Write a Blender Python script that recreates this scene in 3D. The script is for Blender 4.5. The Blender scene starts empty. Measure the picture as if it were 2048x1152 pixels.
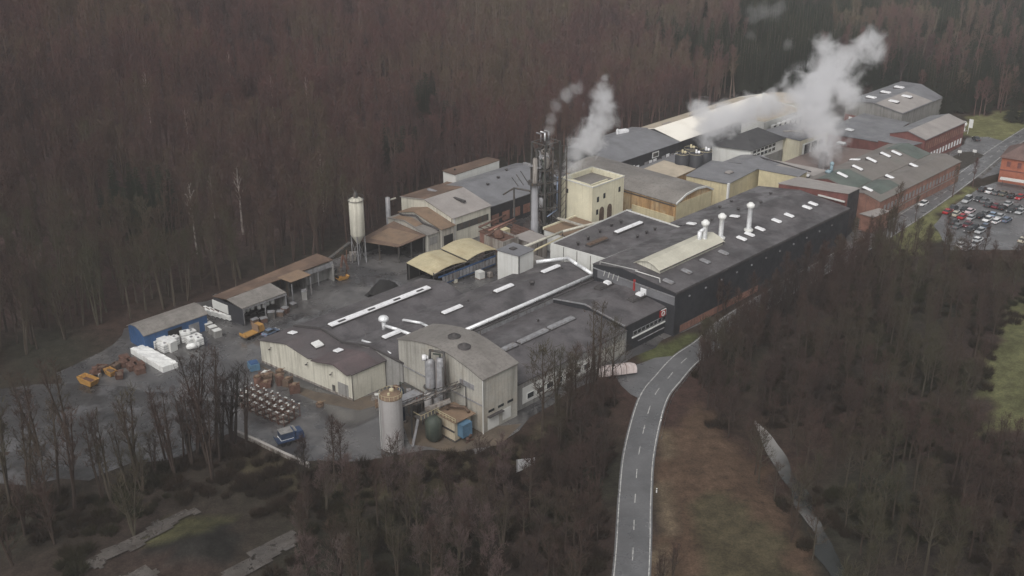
import bpy, bmesh, math, random
from mathutils import Vector, noise as mnoise
R = random.Random(7)
PI = math.pi
sc = bpy.context.scene
C = sc.collection

# ---------------------------------------------------------------- site frame
# u runs along the works (away, to the right), v across it (towards the road), z up.
CAMH, FOC = 130.0, 2200.0
PITCH = math.atan(986 / FOC)
AZ = math.radians(44.6)
SA, CA = math.sin(AZ), math.cos(AZ)
ROT = PI / 2 - AZ

def world(u, v, z=0.0):
    return Vector((u * SA + v * CA - 52, u * CA - v * SA + 245, z))

def to_uv(X, Y):
    X += 52; Y -= 245
    return X * SA + Y * CA, X * CA - Y * SA

def ray(x, y):
    a = (x - 1024) / FOC; b = -(y - 576) / FOC
    return a, math.cos(PITCH) + b * math.sin(PITCH), -math.sin(PITCH) + b * math.cos(PITCH)

def at(x, y, z=0.0):
    """photo measurement -> site point at height z"""
    d = ray(x, y); t = (z - CAMH) / d[2]
    u, v = to_uv(d[0] * t, d[1] * t)
    return u, v, z

def atY(x, y, Y):
    d = ray(x, y); t = Y / d[1]
    u, v = to_uv(d[0] * t, Y)
    return u, v, CAMH + d[2] * t

def lerp(a, b, t): return a + (b - a) * t
def sstep(x, a, b):
    t = max(0.0, min(1.0, (x - a) / (b - a))); return t * t * (3 - 2 * t)

# ---------------------------------------------------------------- materials
MATS = {}
def new_mat(name):
    m = bpy.data.materials.new(name); m.use_nodes = True
    return m, m.node_tree.nodes, m.node_tree.links

def M(name, col, rough=.75, var=.22, vs=.25, stain=None, st=.0, sth=(.5, .68), blot=None, bl=.0, bth=(.5, .66), bs=.12,
      seam=0.0, sdark=.35, swid=.07, metal=0.0, spec=.3, wet=0.0, patchy=0.0):
    """procedural weathered surface: mottling, vertical streaks (stain), large blotches (blot), sheet seams"""
    if name in MATS: return MATS[name]
    m, N, K = new_mat(name); MATS[name] = m
    b = N['Principled BSDF']
    tc = N.new('ShaderNodeTexCoord')
    def noise(scale, detail=5, vec=None, rough=.6):
        n = N.new('ShaderNodeTexNoise'); n.inputs['Scale'].default_value = scale
        n.inputs['Detail'].default_value = detail; n.inputs['Roughness'].default_value = rough
        K.new(vec if vec is not None else tc.outputs['Object'], n.inputs['Vector']); return n.outputs['Fac']
    def mr(fac, a, b_, c=0.0, d=1.0):
        n = N.new('ShaderNodeMapRange'); K.new(fac, n.inputs[0])
        for i, x in enumerate((a, b_, c, d)): n.inputs[i + 1].default_value = x
        return n.outputs[0]
    def mix(fac, A, B, mode='MIX'):
        n = N.new('ShaderNodeMix'); n.data_type = 'RGBA'; n.blend_type = mode
        if isinstance(fac, (int, float)): n.inputs[0].default_value = fac
        else: K.new(fac, n.inputs[0])
        for s, x in ((n.inputs[6], A), (n.inputs[7], B)):
            if isinstance(x, tuple): s.default_value = (*x, 1)
            else: K.new(x, s)
        return n.outputs[2]
    def grey(fac):
        n = N.new('ShaderNodeCombineColor')
        for i in range(3): K.new(fac, n.inputs[i])
        return n.outputs[0]
    big = mr(noise(vs, 6), .3, .7, 1 - var, 1 + var)
    fine = mr(noise(2.2, 4), .3, .7, 1 - var * .5, 1 + var * .5)
    c = mix(1.0, col, grey(big), 'MULTIPLY')
    c = mix(1.0, c, grey(fine), 'MULTIPLY')
    if blot:
        f = mr(noise(bs, 7, rough=.65), bth[0], bth[1], 0, bl); c = mix(f, c, blot)
    if stain:
        mp = N.new('ShaderNodeMapping'); mp.inputs['Scale'].default_value = (1.1, 1.1, .07)
        K.new(tc.outputs['Object'], mp.inputs['Vector'])
        f = mr(noise(1.0, 5, mp.outputs[0]), sth[0], sth[1], 0, st); c = mix(f, c, stain)
    if seam:
        sx = N.new('ShaderNodeSeparateXYZ'); K.new(tc.outputs['Object'], sx.inputs[0])
        sn = N.new('ShaderNodeSeparateXYZ'); K.new(tc.outputs['Normal'], sn.inputs[0])
        def math_(op, a, b_=None):
            n = N.new('ShaderNodeMath'); n.operation = op
            for i, x in enumerate((a, b_)):
                if x is None: continue
                if isinstance(x, (int, float)): n.inputs[i].default_value = x
                else: K.new(x, n.inputs[i])
            return n.outputs[0]
        sel = math_('GREATER_THAN', math_('ABSOLUTE', sn.outputs[0]), .5)
        co = math_('ADD', math_('MULTIPLY', sel, sx.outputs[1]), math_('MULTIPLY', math_('SUBTRACT', 1.0, sel), sx.outputs[0]))
        fr = math_('FRACT', math_('ADD', math_('DIVIDE', co, seam), 100.3))
        f = math_('MULTIPLY', math_('LESS_THAN', fr, swid), sdark)
        c = mix(f, c, tuple(x * .35 for x in col))
    K.new(c, b.inputs['Base Color'])
    b.inputs['Roughness'].default_value = rough
    K.new(mr(noise(vs * 1.7, 4), .3, .7, max(.08, rough - .18), min(1, rough + .12)), b.inputs['Roughness'])
    if wet:
        K.new(mr(noise(bs * 1.3, 6, rough=.6), .42, .58, max(.06, rough - wet), min(1, rough + .1)), b.inputs['Roughness'])
    if patchy:
        K.new(mr(noise(.28, 7, rough=.7), patchy, patchy + .06, 0, 1), b.inputs['Alpha'])
    b.inputs['Metallic'].default_value = metal
    b.inputs['Specular IOR Level'].default_value = spec
    return m

DUST = (.10, .085, .065)
m_bitumen = M('bitumen_roof', (.092, .085, .088), .6, .34, .1, blot=(.042, .039, .041), bl=.7, bs=.14, bth=(.47, .6), stain=(.13, .122, .122), st=.35, sth=(.55, .75), seam=4.0, sdark=.3, swid=.035, wet=.28)
m_bit_purple = M('purple_bitumen_roof', (.088, .078, .080), .65, .3, .15, blot=(.10, .08, .08), bl=.6, seam=3, sdark=.15, swid=.04)
m_bit_red = M('reddish_bitumen_roof', (.098, .074, .076), .65, .3, .2, blot=(.08, .07, .07), bl=.5)
m_cream = M('cream_cladding', (.53, .51, .435), .7, .14, .1, stain=(.22, .2, .16), st=.55, seam=1.1, sdark=.22)
m_cream_dirty = M('weathered_cream_cladding', (.40, .385, .345), .75, .2, .1, stain=(.14, .135, .12), st=.6, sth=(.45, .7), seam=1.0, sdark=.28, blot=(.3, .21, .12), bl=.3)
m_grey_roof = M('weathered_sheet_roof', (.20, .185, .17), .6, .22, .1, stain=(.1, .09, .08), st=.5, blot=(.12, .11, .10), bl=.6, seam=1.0, sdark=.2)
m_light_roof = M('pale_sheet_roof', (.29, .265, .25), .55, .15, .1, blot=(.2, .185, .175), bl=.6, seam=2.0, sdark=.2, swid=.04)
m_slate_roof = M('slate_grey_roof', (.165, .165, .175), .5, .18, .1, blot=(.115, .115, .12), bl=.7, seam=2.5, sdark=.2, swid=.04)
m_dark_wall = M('charcoal_cladding', (.032, .033, .038), .6, .2, .2, seam=2, sdark=.3)
m_rust_roof = M('rusty_sheet_roof', (.13, .088, .066), .85, .3, .12, blot=(.19, .125, .085), bl=.8, seam=1.5, sdark=.25)
m_brown_roof = M('tan_brown_roof', (.21, .145, .098), .85, .25, .12, blot=(.11, .08, .06), bl=.8)
m_wall_grey = M('grey_rendered_wall', (.23, .225, .215), .85, .2, .2, stain=(.09, .08, .075), st=.6, seam=5, sdark=.3)
m_concrete = M('stained_concrete', (.27, .25, .23), .9, .22, .15, stain=(.10, .075, .06), st=.8, sth=(.42, .6))
m_white = M('white_painted_metal', (.72, .72, .70), .5, .1, .3, stain=(.35, .33, .3), st=.35)
m_white_clean = M('off_white_panel', (.60, .60, .575), .5, .07, .2, seam=0, stain=(.4, .38, .34), st=.3)
m_ducts = M('bright_pipe_lagging', (.78, .79, .80), .38, .12, .6, stain=(.4, .4, .4), st=.4, metal=.25)
m_skylight = M('skylight_glazing', (.78, .78, .79), .35, .1, 1.2, blot=(.45, .44, .43), bl=.5, bs=.6)
m_curb = M('roof_curb', (.06, .055, .055), .7)
m_steel = M('dark_steel', (.07, .068, .065), .55, .3, .6, stain=(.15, .09, .05), st=.5)
m_steel_lt = M('galvanised_steel', (.27, .27, .28), .5, .25, .5, stain=(.12, .08, .06), st=.6, metal=.2)
m_tower = M('cream_render', (.66, .62, .47), .8, .12, .15, stain=(.36, .28, .17), st=.3, sth=(.5, .72))
m_yellow_roof = M('yellow_stained_roof', (.44, .385, .25), .7, .2, .15, blot=(.32, .25, .15), bl=.7, seam=2, sdark=.2)
m_orange_wall = M('orange_stained_wall', (.40, .25, .12), .8, .25, .2, stain=(.14, .075, .035), st=.8, blot=(.5, .42, .28), bl=.7, seam=4, sdark=.4)
m_ochre_wall = M('ochre_wall', (.52, .46, .30), .8, .15, .2, stain=(.3, .24, .16), st=.35)
m_glass = M('dark_window_glass', (.03, .034, .038), .15, .3, 1.0, spec=.6)
m_brick = M('red_brick', (.165, .066, .058), .85, .25, .4, stain=(.10, .04, .035), st=.5)
m_brick_pale = M('weathered_brick', (.24, .125, .095), .85, .3, .3, stain=(.1, .07, .06), st=.6)
m_cream_roof = M('cream_sheet_roof', (.50, .48, .40), .6, .12, .1, blot=(.36, .34, .28), bl=.5, seam=1.2, sdark=.12)
m_green_roof = M('faded_green_roof', (.09, .112, .098), .6, .25, .15, blot=(.12, .125, .115), bl=.7)
m_white_roof = M('bright_white_roof', (.84, .80, .72), .55, .06, .06, blot=(.66, .61, .53), bl=.4)
m_tan_roof = M('dirty_tan_roof', (.42, .36, .28), .7, .15, .1, blot=(.30, .26, .2), bl=.7)
m_blue = M('blue_painted_sheet', (.035, .085, .19), .6, .2, .3, stain=(.03, .05, .1), st=.5, seam=1.2)
m_blue_lt = M('light_blue_paint', (.09, .17, .25), .5, .2, .5)
m_rust = M('rust', (.115, .062, .046), .9, .4, .9, blot=(.07, .05, .042), bl=.8, bs=.6)
m_orange = M('orange_paint', (.38, .21, .06), .6, .25, .7, blot=(.25, .12, .05), bl=.7, bs=.8)
m_grey_paint = M('grey_painted_tank', (.36, .345, .34), .6, .1, .2, stain=(.22, .2, .19), st=.5)
m_gtank = M('dark_green_tank', (.045, .055, .045), .6, .25, .4, stain=(.1, .1, .07), st=.5)
m_slab = M('pale_slab', (.30, .28, .26), .9)
m_black = M('black_rubber', (.012, .012, .013), .8)
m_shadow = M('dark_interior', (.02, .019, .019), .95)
m_red = M('red_paint', (.30, .035, .035), .45)
m_clutter = M('brown_scrap', (.11, .075, .055), .9, .4, 1.5)

# ---------------------------------------------------------------- mesh builder (coordinates in the site frame)
class MB:
    def __init__(s): s.v = []; s.f = []
    def poly(s, pts):
        n = len(s.v); s.v += [tuple(p) for p in pts]; s.f.append(tuple(range(n, n + len(pts)))); return s
    def grid(s, rows, close=False):
        n = len(s.v); w = len(rows[0])
        for r in rows: s.v += [tuple(p) for p in r]
        for i in range(len(rows) - 1):
            for j in range(w if close else w - 1):
                a = n + i * w + j; b = n + i * w + (j + 1) % w
                s.f.append((a, b, b + w, a + w))
        return s
    def hexa(s, b, t):
        """bottom and top quads"""
        n = len(s.v); s.v += [tuple(p) for p in b] + [tuple(p) for p in t]
        for f in ((3, 2, 1, 0), (4, 5, 6, 7), (0, 1, 5, 4), (1, 2, 6, 5), (2, 3, 7, 6), (3, 0, 4, 7)):
            s.f.append(tuple(n + i for i in f))
        return s
    def box(s, u0, u1, v0, v1, z0, z1):
        q = [(u0, v0), (u1, v0), (u1, v1), (u0, v1)]
        return s.hexa([(*p, z0) for p in q], [(*p, z1) for p in q])
    def obox(s, c, l, w, h, a=0.0, z=None):
        """box centred on c (u,v) at base z, turned by a"""
        z = c[2] if z is None else z
        q = []
        for x, y in ((-l / 2, -w / 2), (l / 2, -w / 2), (l / 2, w / 2), (-l / 2, w / 2)):
            q.append((c[0] + x * math.cos(a) - y * math.sin(a), c[1] + x * math.sin(a) + y * math.cos(a)))
        return s.hexa([(*p, z) for p in q], [(*p, z + h) for p in q])
    def tube(s, p0, p1, r0, r1=None, n=8, cap=True):
        r1 = r0 if r1 is None else r1
        a = Vector(p0); b = Vector(p1); d = (b - a)
        if d.length < 1e-6: return s
        d.normalize()
        x = d.cross(Vector((0, 0, 1)) if abs(d.z) < .9 else Vector((1, 0, 0))).normalized(); y = d.cross(x)
        k = len(s.v)
        for c, r in ((a, r0), (b, r1)):
            for i in range(n):
                t = 2 * PI * i / n; s.v.append(tuple(c + x * (r * math.cos(t)) + y * (r * math.sin(t))))
        for i in range(n):
            j = (i + 1) % n; s.f.append((k + i, k + j, k + n + j, k + n + i))
        if cap: s.f.append(tuple(k + i for i in range(n))[::-1]); s.f.append(tuple(k + n + i for i in range(n)))
        return s
    def path(s, pts, r, n=8):
        for a, b in zip(pts, pts[1:]): s.tube(a, b, r, n=n)
        for p in pts[1:-1]: s.ball(p, r * 1.02, 6, 4)
        return s
    def lathe(s, u, v, prof, n=20, close=True):
        rows = [[(u + r * math.cos(2 * PI * i / n), v + r * math.sin(2 * PI * i / n), z) for i in range(n)] for r, z in prof]
        return s.grid(rows, True)
    def ball(s, p, r, n=10, m=6, sz=1.0):
        return s.lathe(p[0], p[1], [(max(.001, r * math.sin(PI * k / m)), p[2] - r * sz * math.cos(PI * k / m)) for k in range(m + 1)], n)
    def bar(s, p0, p1, w, h=None):
        h = w if h is None else h
        a = Vector(p0); b = Vector(p1); d = (b - a).normalized()
        x = d.cross(Vector((0, 0, 1)) if abs(d.z) < .9 else Vector((1, 0, 0))).normalized() * (w / 2); y = d.cross(x).normalized() * (h / 2)
        return s.hexa([a - x - y, a + x - y, a + x + y, a - x + y], [b - x - y, b + x - y, b + x + y, b - x + y])

def thing(name, label, cat, loc=(0, 0, 0), group=None, rz=0.0):
    o = bpy.data.objects.new(name, None); C.objects.link(o)
    o.empty_display_size = 1
    o.location = world(*loc); o.rotation_euler = (0, 0, ROT + rz)
    o['label'] = label; o['category'] = cat
    if group: o['group'] = group
    o['_o'] = tuple(float(x) for x in loc)
    return o

def mesh_of(name, mb, mat, org, smooth=False):
    me = bpy.data.meshes.new(name)
    me.from_pydata([(x - org[0], -(y - org[1]), z - org[2]) for x, y, z in mb.v], [], mb.f)
    bm = bmesh.new(); bm.from_mesh(me); bmesh.ops.recalc_face_normals(bm, faces=bm.faces); bm.to_mesh(me); bm.free()
    if mat: me.materials.append(mat)
    if smooth:
        for p in me.polygons: p.use_smooth = True
    return me

def part(name, mb, mat, parent, smooth=False, label=None):
    root = parent
    while root.parent: root = root.parent
    o = bpy.data.objects.new(name, mesh_of(name, mb, mat, root['_o'], smooth)); C.objects.link(o); o.parent = parent
    if label: o['label'] = label
    return o

def solo(name, label, cat, mb, mat, org, group=None, smooth=False):
    o = bpy.data.objects.new(name, mesh_of(name, mb, mat, org, smooth)); C.objects.link(o)
    o.location = world(*org); o.rotation_euler = (0, 0, ROT)
    o['label'] = label; o['category'] = cat
    if group: o['group'] = group
    return o

def struct(name, mb, mat, smooth=False):
    o = bpy.data.objects.new(name, mesh_of(name, mb, mat, (0, 0, 0), smooth)); C.objects.link(o)
    o.location = world(0, 0, 0); o.rotation_euler = (0, 0, ROT); o['kind'] = 'structure'
    return o

KIDS = {}
def dup(root, loc, rz=0.0, label=None, group=None, scale=None, swap=None):
    """copy a thing with its parts and sub-parts"""
    r = root.copy(); C.objects.link(r); r.location = world(*loc); r.rotation_euler = (0, 0, ROT + rz)
    r['_o'] = tuple(float(x) for x in loc)
    if label: r['label'] = label
    if group: r['group'] = group
    if scale: r.scale = scale
    for ch in (root.children):
        c = ch.copy(); C.objects.link(c); c.parent = r
        if swap and ch.name.split('.')[0] in swap: 
            c.material_slots[0].link = 'OBJECT'; c.material_slots[0].material = swap[ch.name.split('.')[0]]
        for g in ch.children:
            d = g.copy(); C.objects.link(d); d.parent = c
    return r

# ---- building pieces
def prism_u(prof, z0, a0, a1, sk0=0.0, sk1=0.0):
    """walls under profile prof=[(v,z)], extruded in u from a0 to a1; sk = skew of each end (du per dv)"""
    mb = MB(); v0 = prof[0][0]
    F = [(a0 + sk0 * (v - v0), v, z) for v, z in prof]; B = [(a1 + sk1 * (v - v0), v, z) for v, z in prof]
    for P in (F, B):
        for p, q in zip(P, P[1:]): mb.poly([(p[0], p[1], z0), (q[0], q[1], z0), q, p])
    for i in (0, -1): mb.poly([(F[i][0], F[i][1], z0), (B[i][0], B[i][1], z0), B[i], F[i]])
    return mb
def slab_u(prof, a0, a1, over=.35, th=.22, sk0=0.0, sk1=0.0, nsub=1):
    mb = MB(); v0 = prof[0][0]
    P = list(prof)
    def ext(p, q):
        d = math.hypot(p[0] - q[0], p[1] - q[1]); k = over / d
        return (p[0] + (p[0] - q[0]) * k, p[1] + (p[1] - q[1]) * k)
    P = [ext(P[0], P[1])] + P[1:-1] + [ext(P[-1], P[-2])] if len(P) > 2 else [ext(P[0], P[1]), ext(P[1], P[0])]
    for (va, za), (vb, zb) in zip(P, P[1:]):
        b = [(a0 - over + sk0 * (va - v0), va, za), (a1 + over + sk1 * (va - v0), va, za), (a1 + over + sk1 * (vb - v0), vb, zb), (a0 - over + sk0 * (vb - v0), vb, zb)]
        mb.hexa(b, [(x, y, z + th) for x, y, z in b])
    return mb
def swapuv(mb):
    mb.v = [(y, x, z) for x, y, z in mb.v]; return mb

def hall(name, label, prof, z0, a0, a1, wall, roof, along='u', over=.35, sk0=0.0, sk1=0.0, cat='building', group=None, th=.22):
    org = (a0, prof[0][0], 0) if along == 'u' else (prof[0][0], a0, 0)
    T = thing(name, label, cat, org, group)
    w = prism_u(prof, z0, a0, a1, sk0, sk1); r = slab_u(prof, a0, a1, over, th, sk0, sk1)
    if along == 'v': swapuv(w); swapuv(r)
    part('wall', w, wall, T); T_roof = part('roof', r, roof, T)
    return T, T_roof

def prof_z(prof, v):
    for (a, za), (b, zb) in zip(prof, prof[1:]):
        if a <= v <= b: return za + (zb - za) * (v - a) / (b - a)
    return prof[-1][1]

def quad_bld(T, q, z0, zt, wall, roof, parapet=0.0, pt=.3, roofmat2=None):
    """flat-roofed block over quad q of (u,v) with top heights zt (number or 4)"""
    zt = [zt] * 4 if isinstance(zt, (int, float)) else zt
    mb = MB()
    for i in range(4):
        j = (i + 1) % 4
        mb.poly([(*q[i], z0), (*q[j], z0), (*q[j], zt[j]), (*q[i], zt[i])])
    cx = sum(p[0] for p in q) / 4; cy = sum(p[1] for p in q) / 4
    def ins(p, z, d):
        a = Vector((cx - p[0], cy - p[1])); k = d * 1.4 / a.length
        return (p[0] + a.x * k, p[1] + a.y * k, z)
    if parapet:
        for i in range(4):
            j = (i + 1) % 4
            mb.poly([(*q[i], zt[i]), (*q[j], zt[j]), ins(q[j], zt[j], pt), ins(q[i], zt[i], pt)])
            mb.poly([ins(q[i], zt[i], pt), ins(q[j], zt[j], pt), ins(q[j], zt[j] - parapet, pt), ins(q[i], zt[i] - parapet, pt)])
        part('wall', mb, wall, T)
        rb = MB().hexa([ins(q[i], zt[i] - parapet - .2, pt * .9) for i in range(4)], [ins(q[i], zt[i] - parapet + .01, pt * .9) for i in range(4)])
    else:
        part('wall', mb, wall, T)
        rb = MB().hexa([ins(q[i], zt[i], -.3) for i in range(4)], [ins(q[i], zt[i] + .22, -.3) for i in range(4)])
    return part('roof', rb, roof, T)

def skylight(T, u, v, z, lu, lv, h=.35, mat=None, dz_du=0, dz_dv=0, flaps=0, label=None):
    b = MB(); q = [(-1, -1), (1, -1), (1, 1), (-1, 1)]
    def qq(l, w, dz): return [(u + x * l / 2, v + y * w / 2, z + dz + x * l / 2 * dz_du + y * w / 2 * dz_dv) for x, y in q]
    b.hexa(qq(lu + .3, lv + .3, -.3), qq(lu + .3, lv + .3, h * .5))
    fr = part('skylight', MB().hexa(qq(lu, lv, h * .45), qq(lu - .3, lv - .35 if lv > .8 else lv - .1, h + .1)), mat or m_skylight, T, label=label)
    part('curb', b, m_curb, fr)
    if flaps:
        for k in range(0):
            x = u - lu / 2 + lu * (k + .5) / flaps
            f.hexa([(x - 1.1, v + .1, z + h + .12), (x + 1.1, v + .1, z + h + .12), (x + 1.1, v + lv * .45, z + h + .12), (x - 1.1, v + lv * .45, z + h + .12)],
                   [(x - 1.1, v + .1, z + h + .16), (x + 1.1, v + .1, z + h + .16), (x + 1.1, v + lv * .45, z + h + .45), (x - 1.1, v + lv * .45, z + h + .45)])
    return fr

def vent(T, u, v, z, r=.45, h=.7):
    part('roof_vent', MB().lathe(u, v, [(r * .6, z - .4), (r * .6, z + h * .5), (r, z + h * .55), (r, z + h * .8), (.01, z + h)], 10), m_curb, T, True)

def wins(T, axis, c, a0, a1, z0, z1, n=1, gap=.35, out=.06, mat=None, frame=True, dz=0.0, fmat=None):
    """n windows in a band on the plane axis=c; out is signed outward offset"""
    w = (a1 - a0 - gap * (n - 1)) / n
    for k in range(n):
        s = a0 + k * (w + gap); e = s + w; zz = dz * (s - a0)
        def bx(s_, e_, za, zb, o):
            lo, hi = sorted((c - .04 * (1 if out > 0 else -1), c + o))
            return MB().box(lo, hi, s_, e_, za, zb) if axis == 'u' else MB().box(s_, e_, lo, hi, za, zb)
        g = part('window', bx(s, e, z0 + zz, z1 + zz, out), mat or m_glass, T)
        if frame:
            f = MB(); t = .09
            for (x0, x1, y0, y1) in ((s - t, e + t, z0 - t, z0), (s - t, e + t, z1, z1 + t), (s - t, s, z0, z1), (e, e + t, z0, z1)):
                q = bx(x0, x1, y0 + zz, y1 + zz, out * 1.7); n0 = len(f.v); f.v += q.v; f.f += [tuple(i + n0 for i in ff) for ff in q.f]
            part('frame', f, fmat or m_white, g)

def panel(T, name, axis, c, a0, a1, z0, z1, mat, out=.08, label=None):
    lo, hi = sorted((c - .04 * (1 if out > 0 else -1), c + out))
    return part(name, MB().box(lo, hi, a0, a1, z0, z1) if axis == 'u' else MB().box(a0, a1, lo, hi, z0, z1), mat, T, label=label)

def pipe(T, pts, r, mat, name='pipe', n=8):
    return part(name, MB().path(pts, r, n), mat, T, True)
#@@BUILD
# ================================================================ GROUND
STREAM = [(85, 80), (72, 86), (60, 92), (53, 100.5), (40.4, 115.8), (28.9, 128.4), (19.8, 138.8), (0, 165)]
def dist_poly(u, v, P):
    best = 1e9
    for (ax, ay), (bx, by) in zip(P, P[1:]):
        dx, dy = bx - ax, by - ay; t = max(0, min(1, ((u - ax) * dx + (v - ay) * dy) / (dx * dx + dy * dy)))
        best = min(best, math.hypot(u - ax - t * dx, v - ay - t * dy))
    return best
_l = [(1180, 1500), (1228, 1152), (1240, 1000), (1250, 900), (1275, 800), (1310, 750), (1345, 715), (1385, 690)]
_r = [(1270, 1500), (1297, 1152), (1300, 1000), (1308, 900), (1335, 800), (1365, 760), (1397, 722), (1442, 688)]
ROAD = []
for a_, b_ in zip(_l, _r):
    p, q = at(*a_), at(*b_); ROAD.append(((p[0] + q[0]) / 2, (p[1] + q[1]) / 2))
ROAD += [(95, 63.5), (125, 62.0), (155, 61.3), (180, 61.0), (220, 58.5), (262, 54.5), (300, 50), (345, 47)]
def catmull(P, n=8):
    out = []
    for i in range(len(P) - 1):
        p0 = P[max(0, i - 1)]; p1 = P[i]; p2 = P[i + 1]; p3 = P[min(len(P) - 1, i + 2)]
        for k in range(n):
            t = k / n
            out.append(tuple(.5 * ((2 * p1[j]) + (-p0[j] + p2[j]) * t + (2 * p0[j] - 5 * p1[j] + 4 * p2[j] - p3[j]) * t * t + (-p0[j] + 3 * p1[j] - 3 * p2[j] + p3[j]) * t ** 3) for j in (0, 1)))
    out.append(P[-1]); return out
RD = catmull(ROAD)

def inpoly(u, v, P):
    c = False; j = len(P) - 1
    for i in range(len(P)):
        if (P[i][1] > v) != (P[j][1] > v) and u < (P[j][0] - P[i][0]) * (v - P[i][1]) / (P[j][1] - P[i][1]) + P[i][0]: c = not c
        j = i
    return c
def px_poly(L): return [at(x, y)[:2] for x, y in L]

def hill_line(u): return lerp(-50, -70, sstep(u, 50, 105)) + 8 * sstep(u, 300, 340)
MOUND = at(400, 1095)
def nz(u, v, s, seed=0): return mnoise.noise(Vector((u * s, v * s, seed)))
def height(u, v):
    d = hill_line(u) - v
    z = -.06
    if d > 0:
        raw = .30 * (d - 18 * (1 - math.exp(-d / 18))) * lerp(1, .12, sstep(u, 330, 520))
        z += 120 * math.tanh(raw / 120) + nz(u, v, .02) * min(6, d * .05)
    if abs(u - MOUND[0]) < 20 and abs(v - MOUND[1]) < 20: z += 3.2 * math.exp(-((u - MOUND[0]) ** 2 + (v - MOUND[1]) ** 2) / 30)
    if not (-70 < u < 345 and -50 < v < 60):
        dr = min(dist_poly(u, v, ROAD), 60) if -60 < u < 360 and 30 < v < 200 else 60
        k = sstep(dr, 6, 16) * (1 if v > 60 or u < -70 or d > 0 else 0)
        if 62 < v < 98 and 185 < u < 300: k = 0
        ds = dist_poly(u, v, STREAM) if -30 < u < 180 and v > 70 else 60
        z += k * (nz(u, v, .05, 3) * .8 + nz(u, v, .2, 5) * .25) * sstep(ds, 5, 14)
        z -= 1.9 * (1 - sstep(ds, 4.5, 15)) * k
    return z

ZG = []   # colour zones: polygon, colour, blur
def zone(P, c): ZG.append((P, c))
zone(px_poly([(1310, 860), (1400, 800), (1450, 860), (1560, 950), (1600, 1040), (1700, 1300), (1290, 1300), (1300, 1000)]), (.072, .047, .032))
zone(px_poly([(1390, 1000), (1480, 985), (1560, 1060), (1640, 1300), (1400, 1300)]), (.060, .050, .030))
zone(px_poly([(1322, 850), (1345, 840), (1350, 1000), (1330, 1130), (1300, 1130)]), (.095, .072, .048))
zone(px_poly([(2048, 590), (2300, 560), (2300, 860), (2048, 850), (1960, 880), (1975, 720), (2000, 650)]), (.088, .088, .042))
zone(px_poly([(1265, 715), (1400, 655), (1420, 670), (1345, 712), (1300, 740)]), (.065, .07, .03))
zone(px_poly([(1690, 490), (1870, 365), (1895, 372), (1760, 470)]), (.085, .095, .04))
zone(px_poly([(1780, 470), (1935, 370), (1960, 375), (1885, 430), (1870, 480), (1800, 520)]), (.12, .12, .055))
zone(px_poly([(1895, 262), (1930, 235), (2048, 215), (2300, 215), (2300, 300), (2048, 300), (2000, 290), (1940, 275)]), (.12, .118, .055))
zone(px_poly([(1880, 5), (1925, -20), (1950, 30), (1900, 45)]), (.2, .2, .1))
zone(px_poly([(230, 1100), (380, 1030), (480, 1050), (470, 1085), (360, 1100), (300, 1090)]), (.058, .055, .028))
zone(px_poly([(500, 890), (640, 950), (1000, 890), (1060, 860), (1100, 850), (1130, 830), (1050, 930), (850, 990), (620, 1010), (480, 940)]), (.05, .042, .026))
zone(px_poly([(300, 1105), (380, 1085), (440, 1062), (500, 1070), (480, 1130), (330, 1130)]), (.018, .017, .015))
BASE = ((.034, .026, .022), (.046, .028, .023), (.028, .026, .019))

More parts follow.
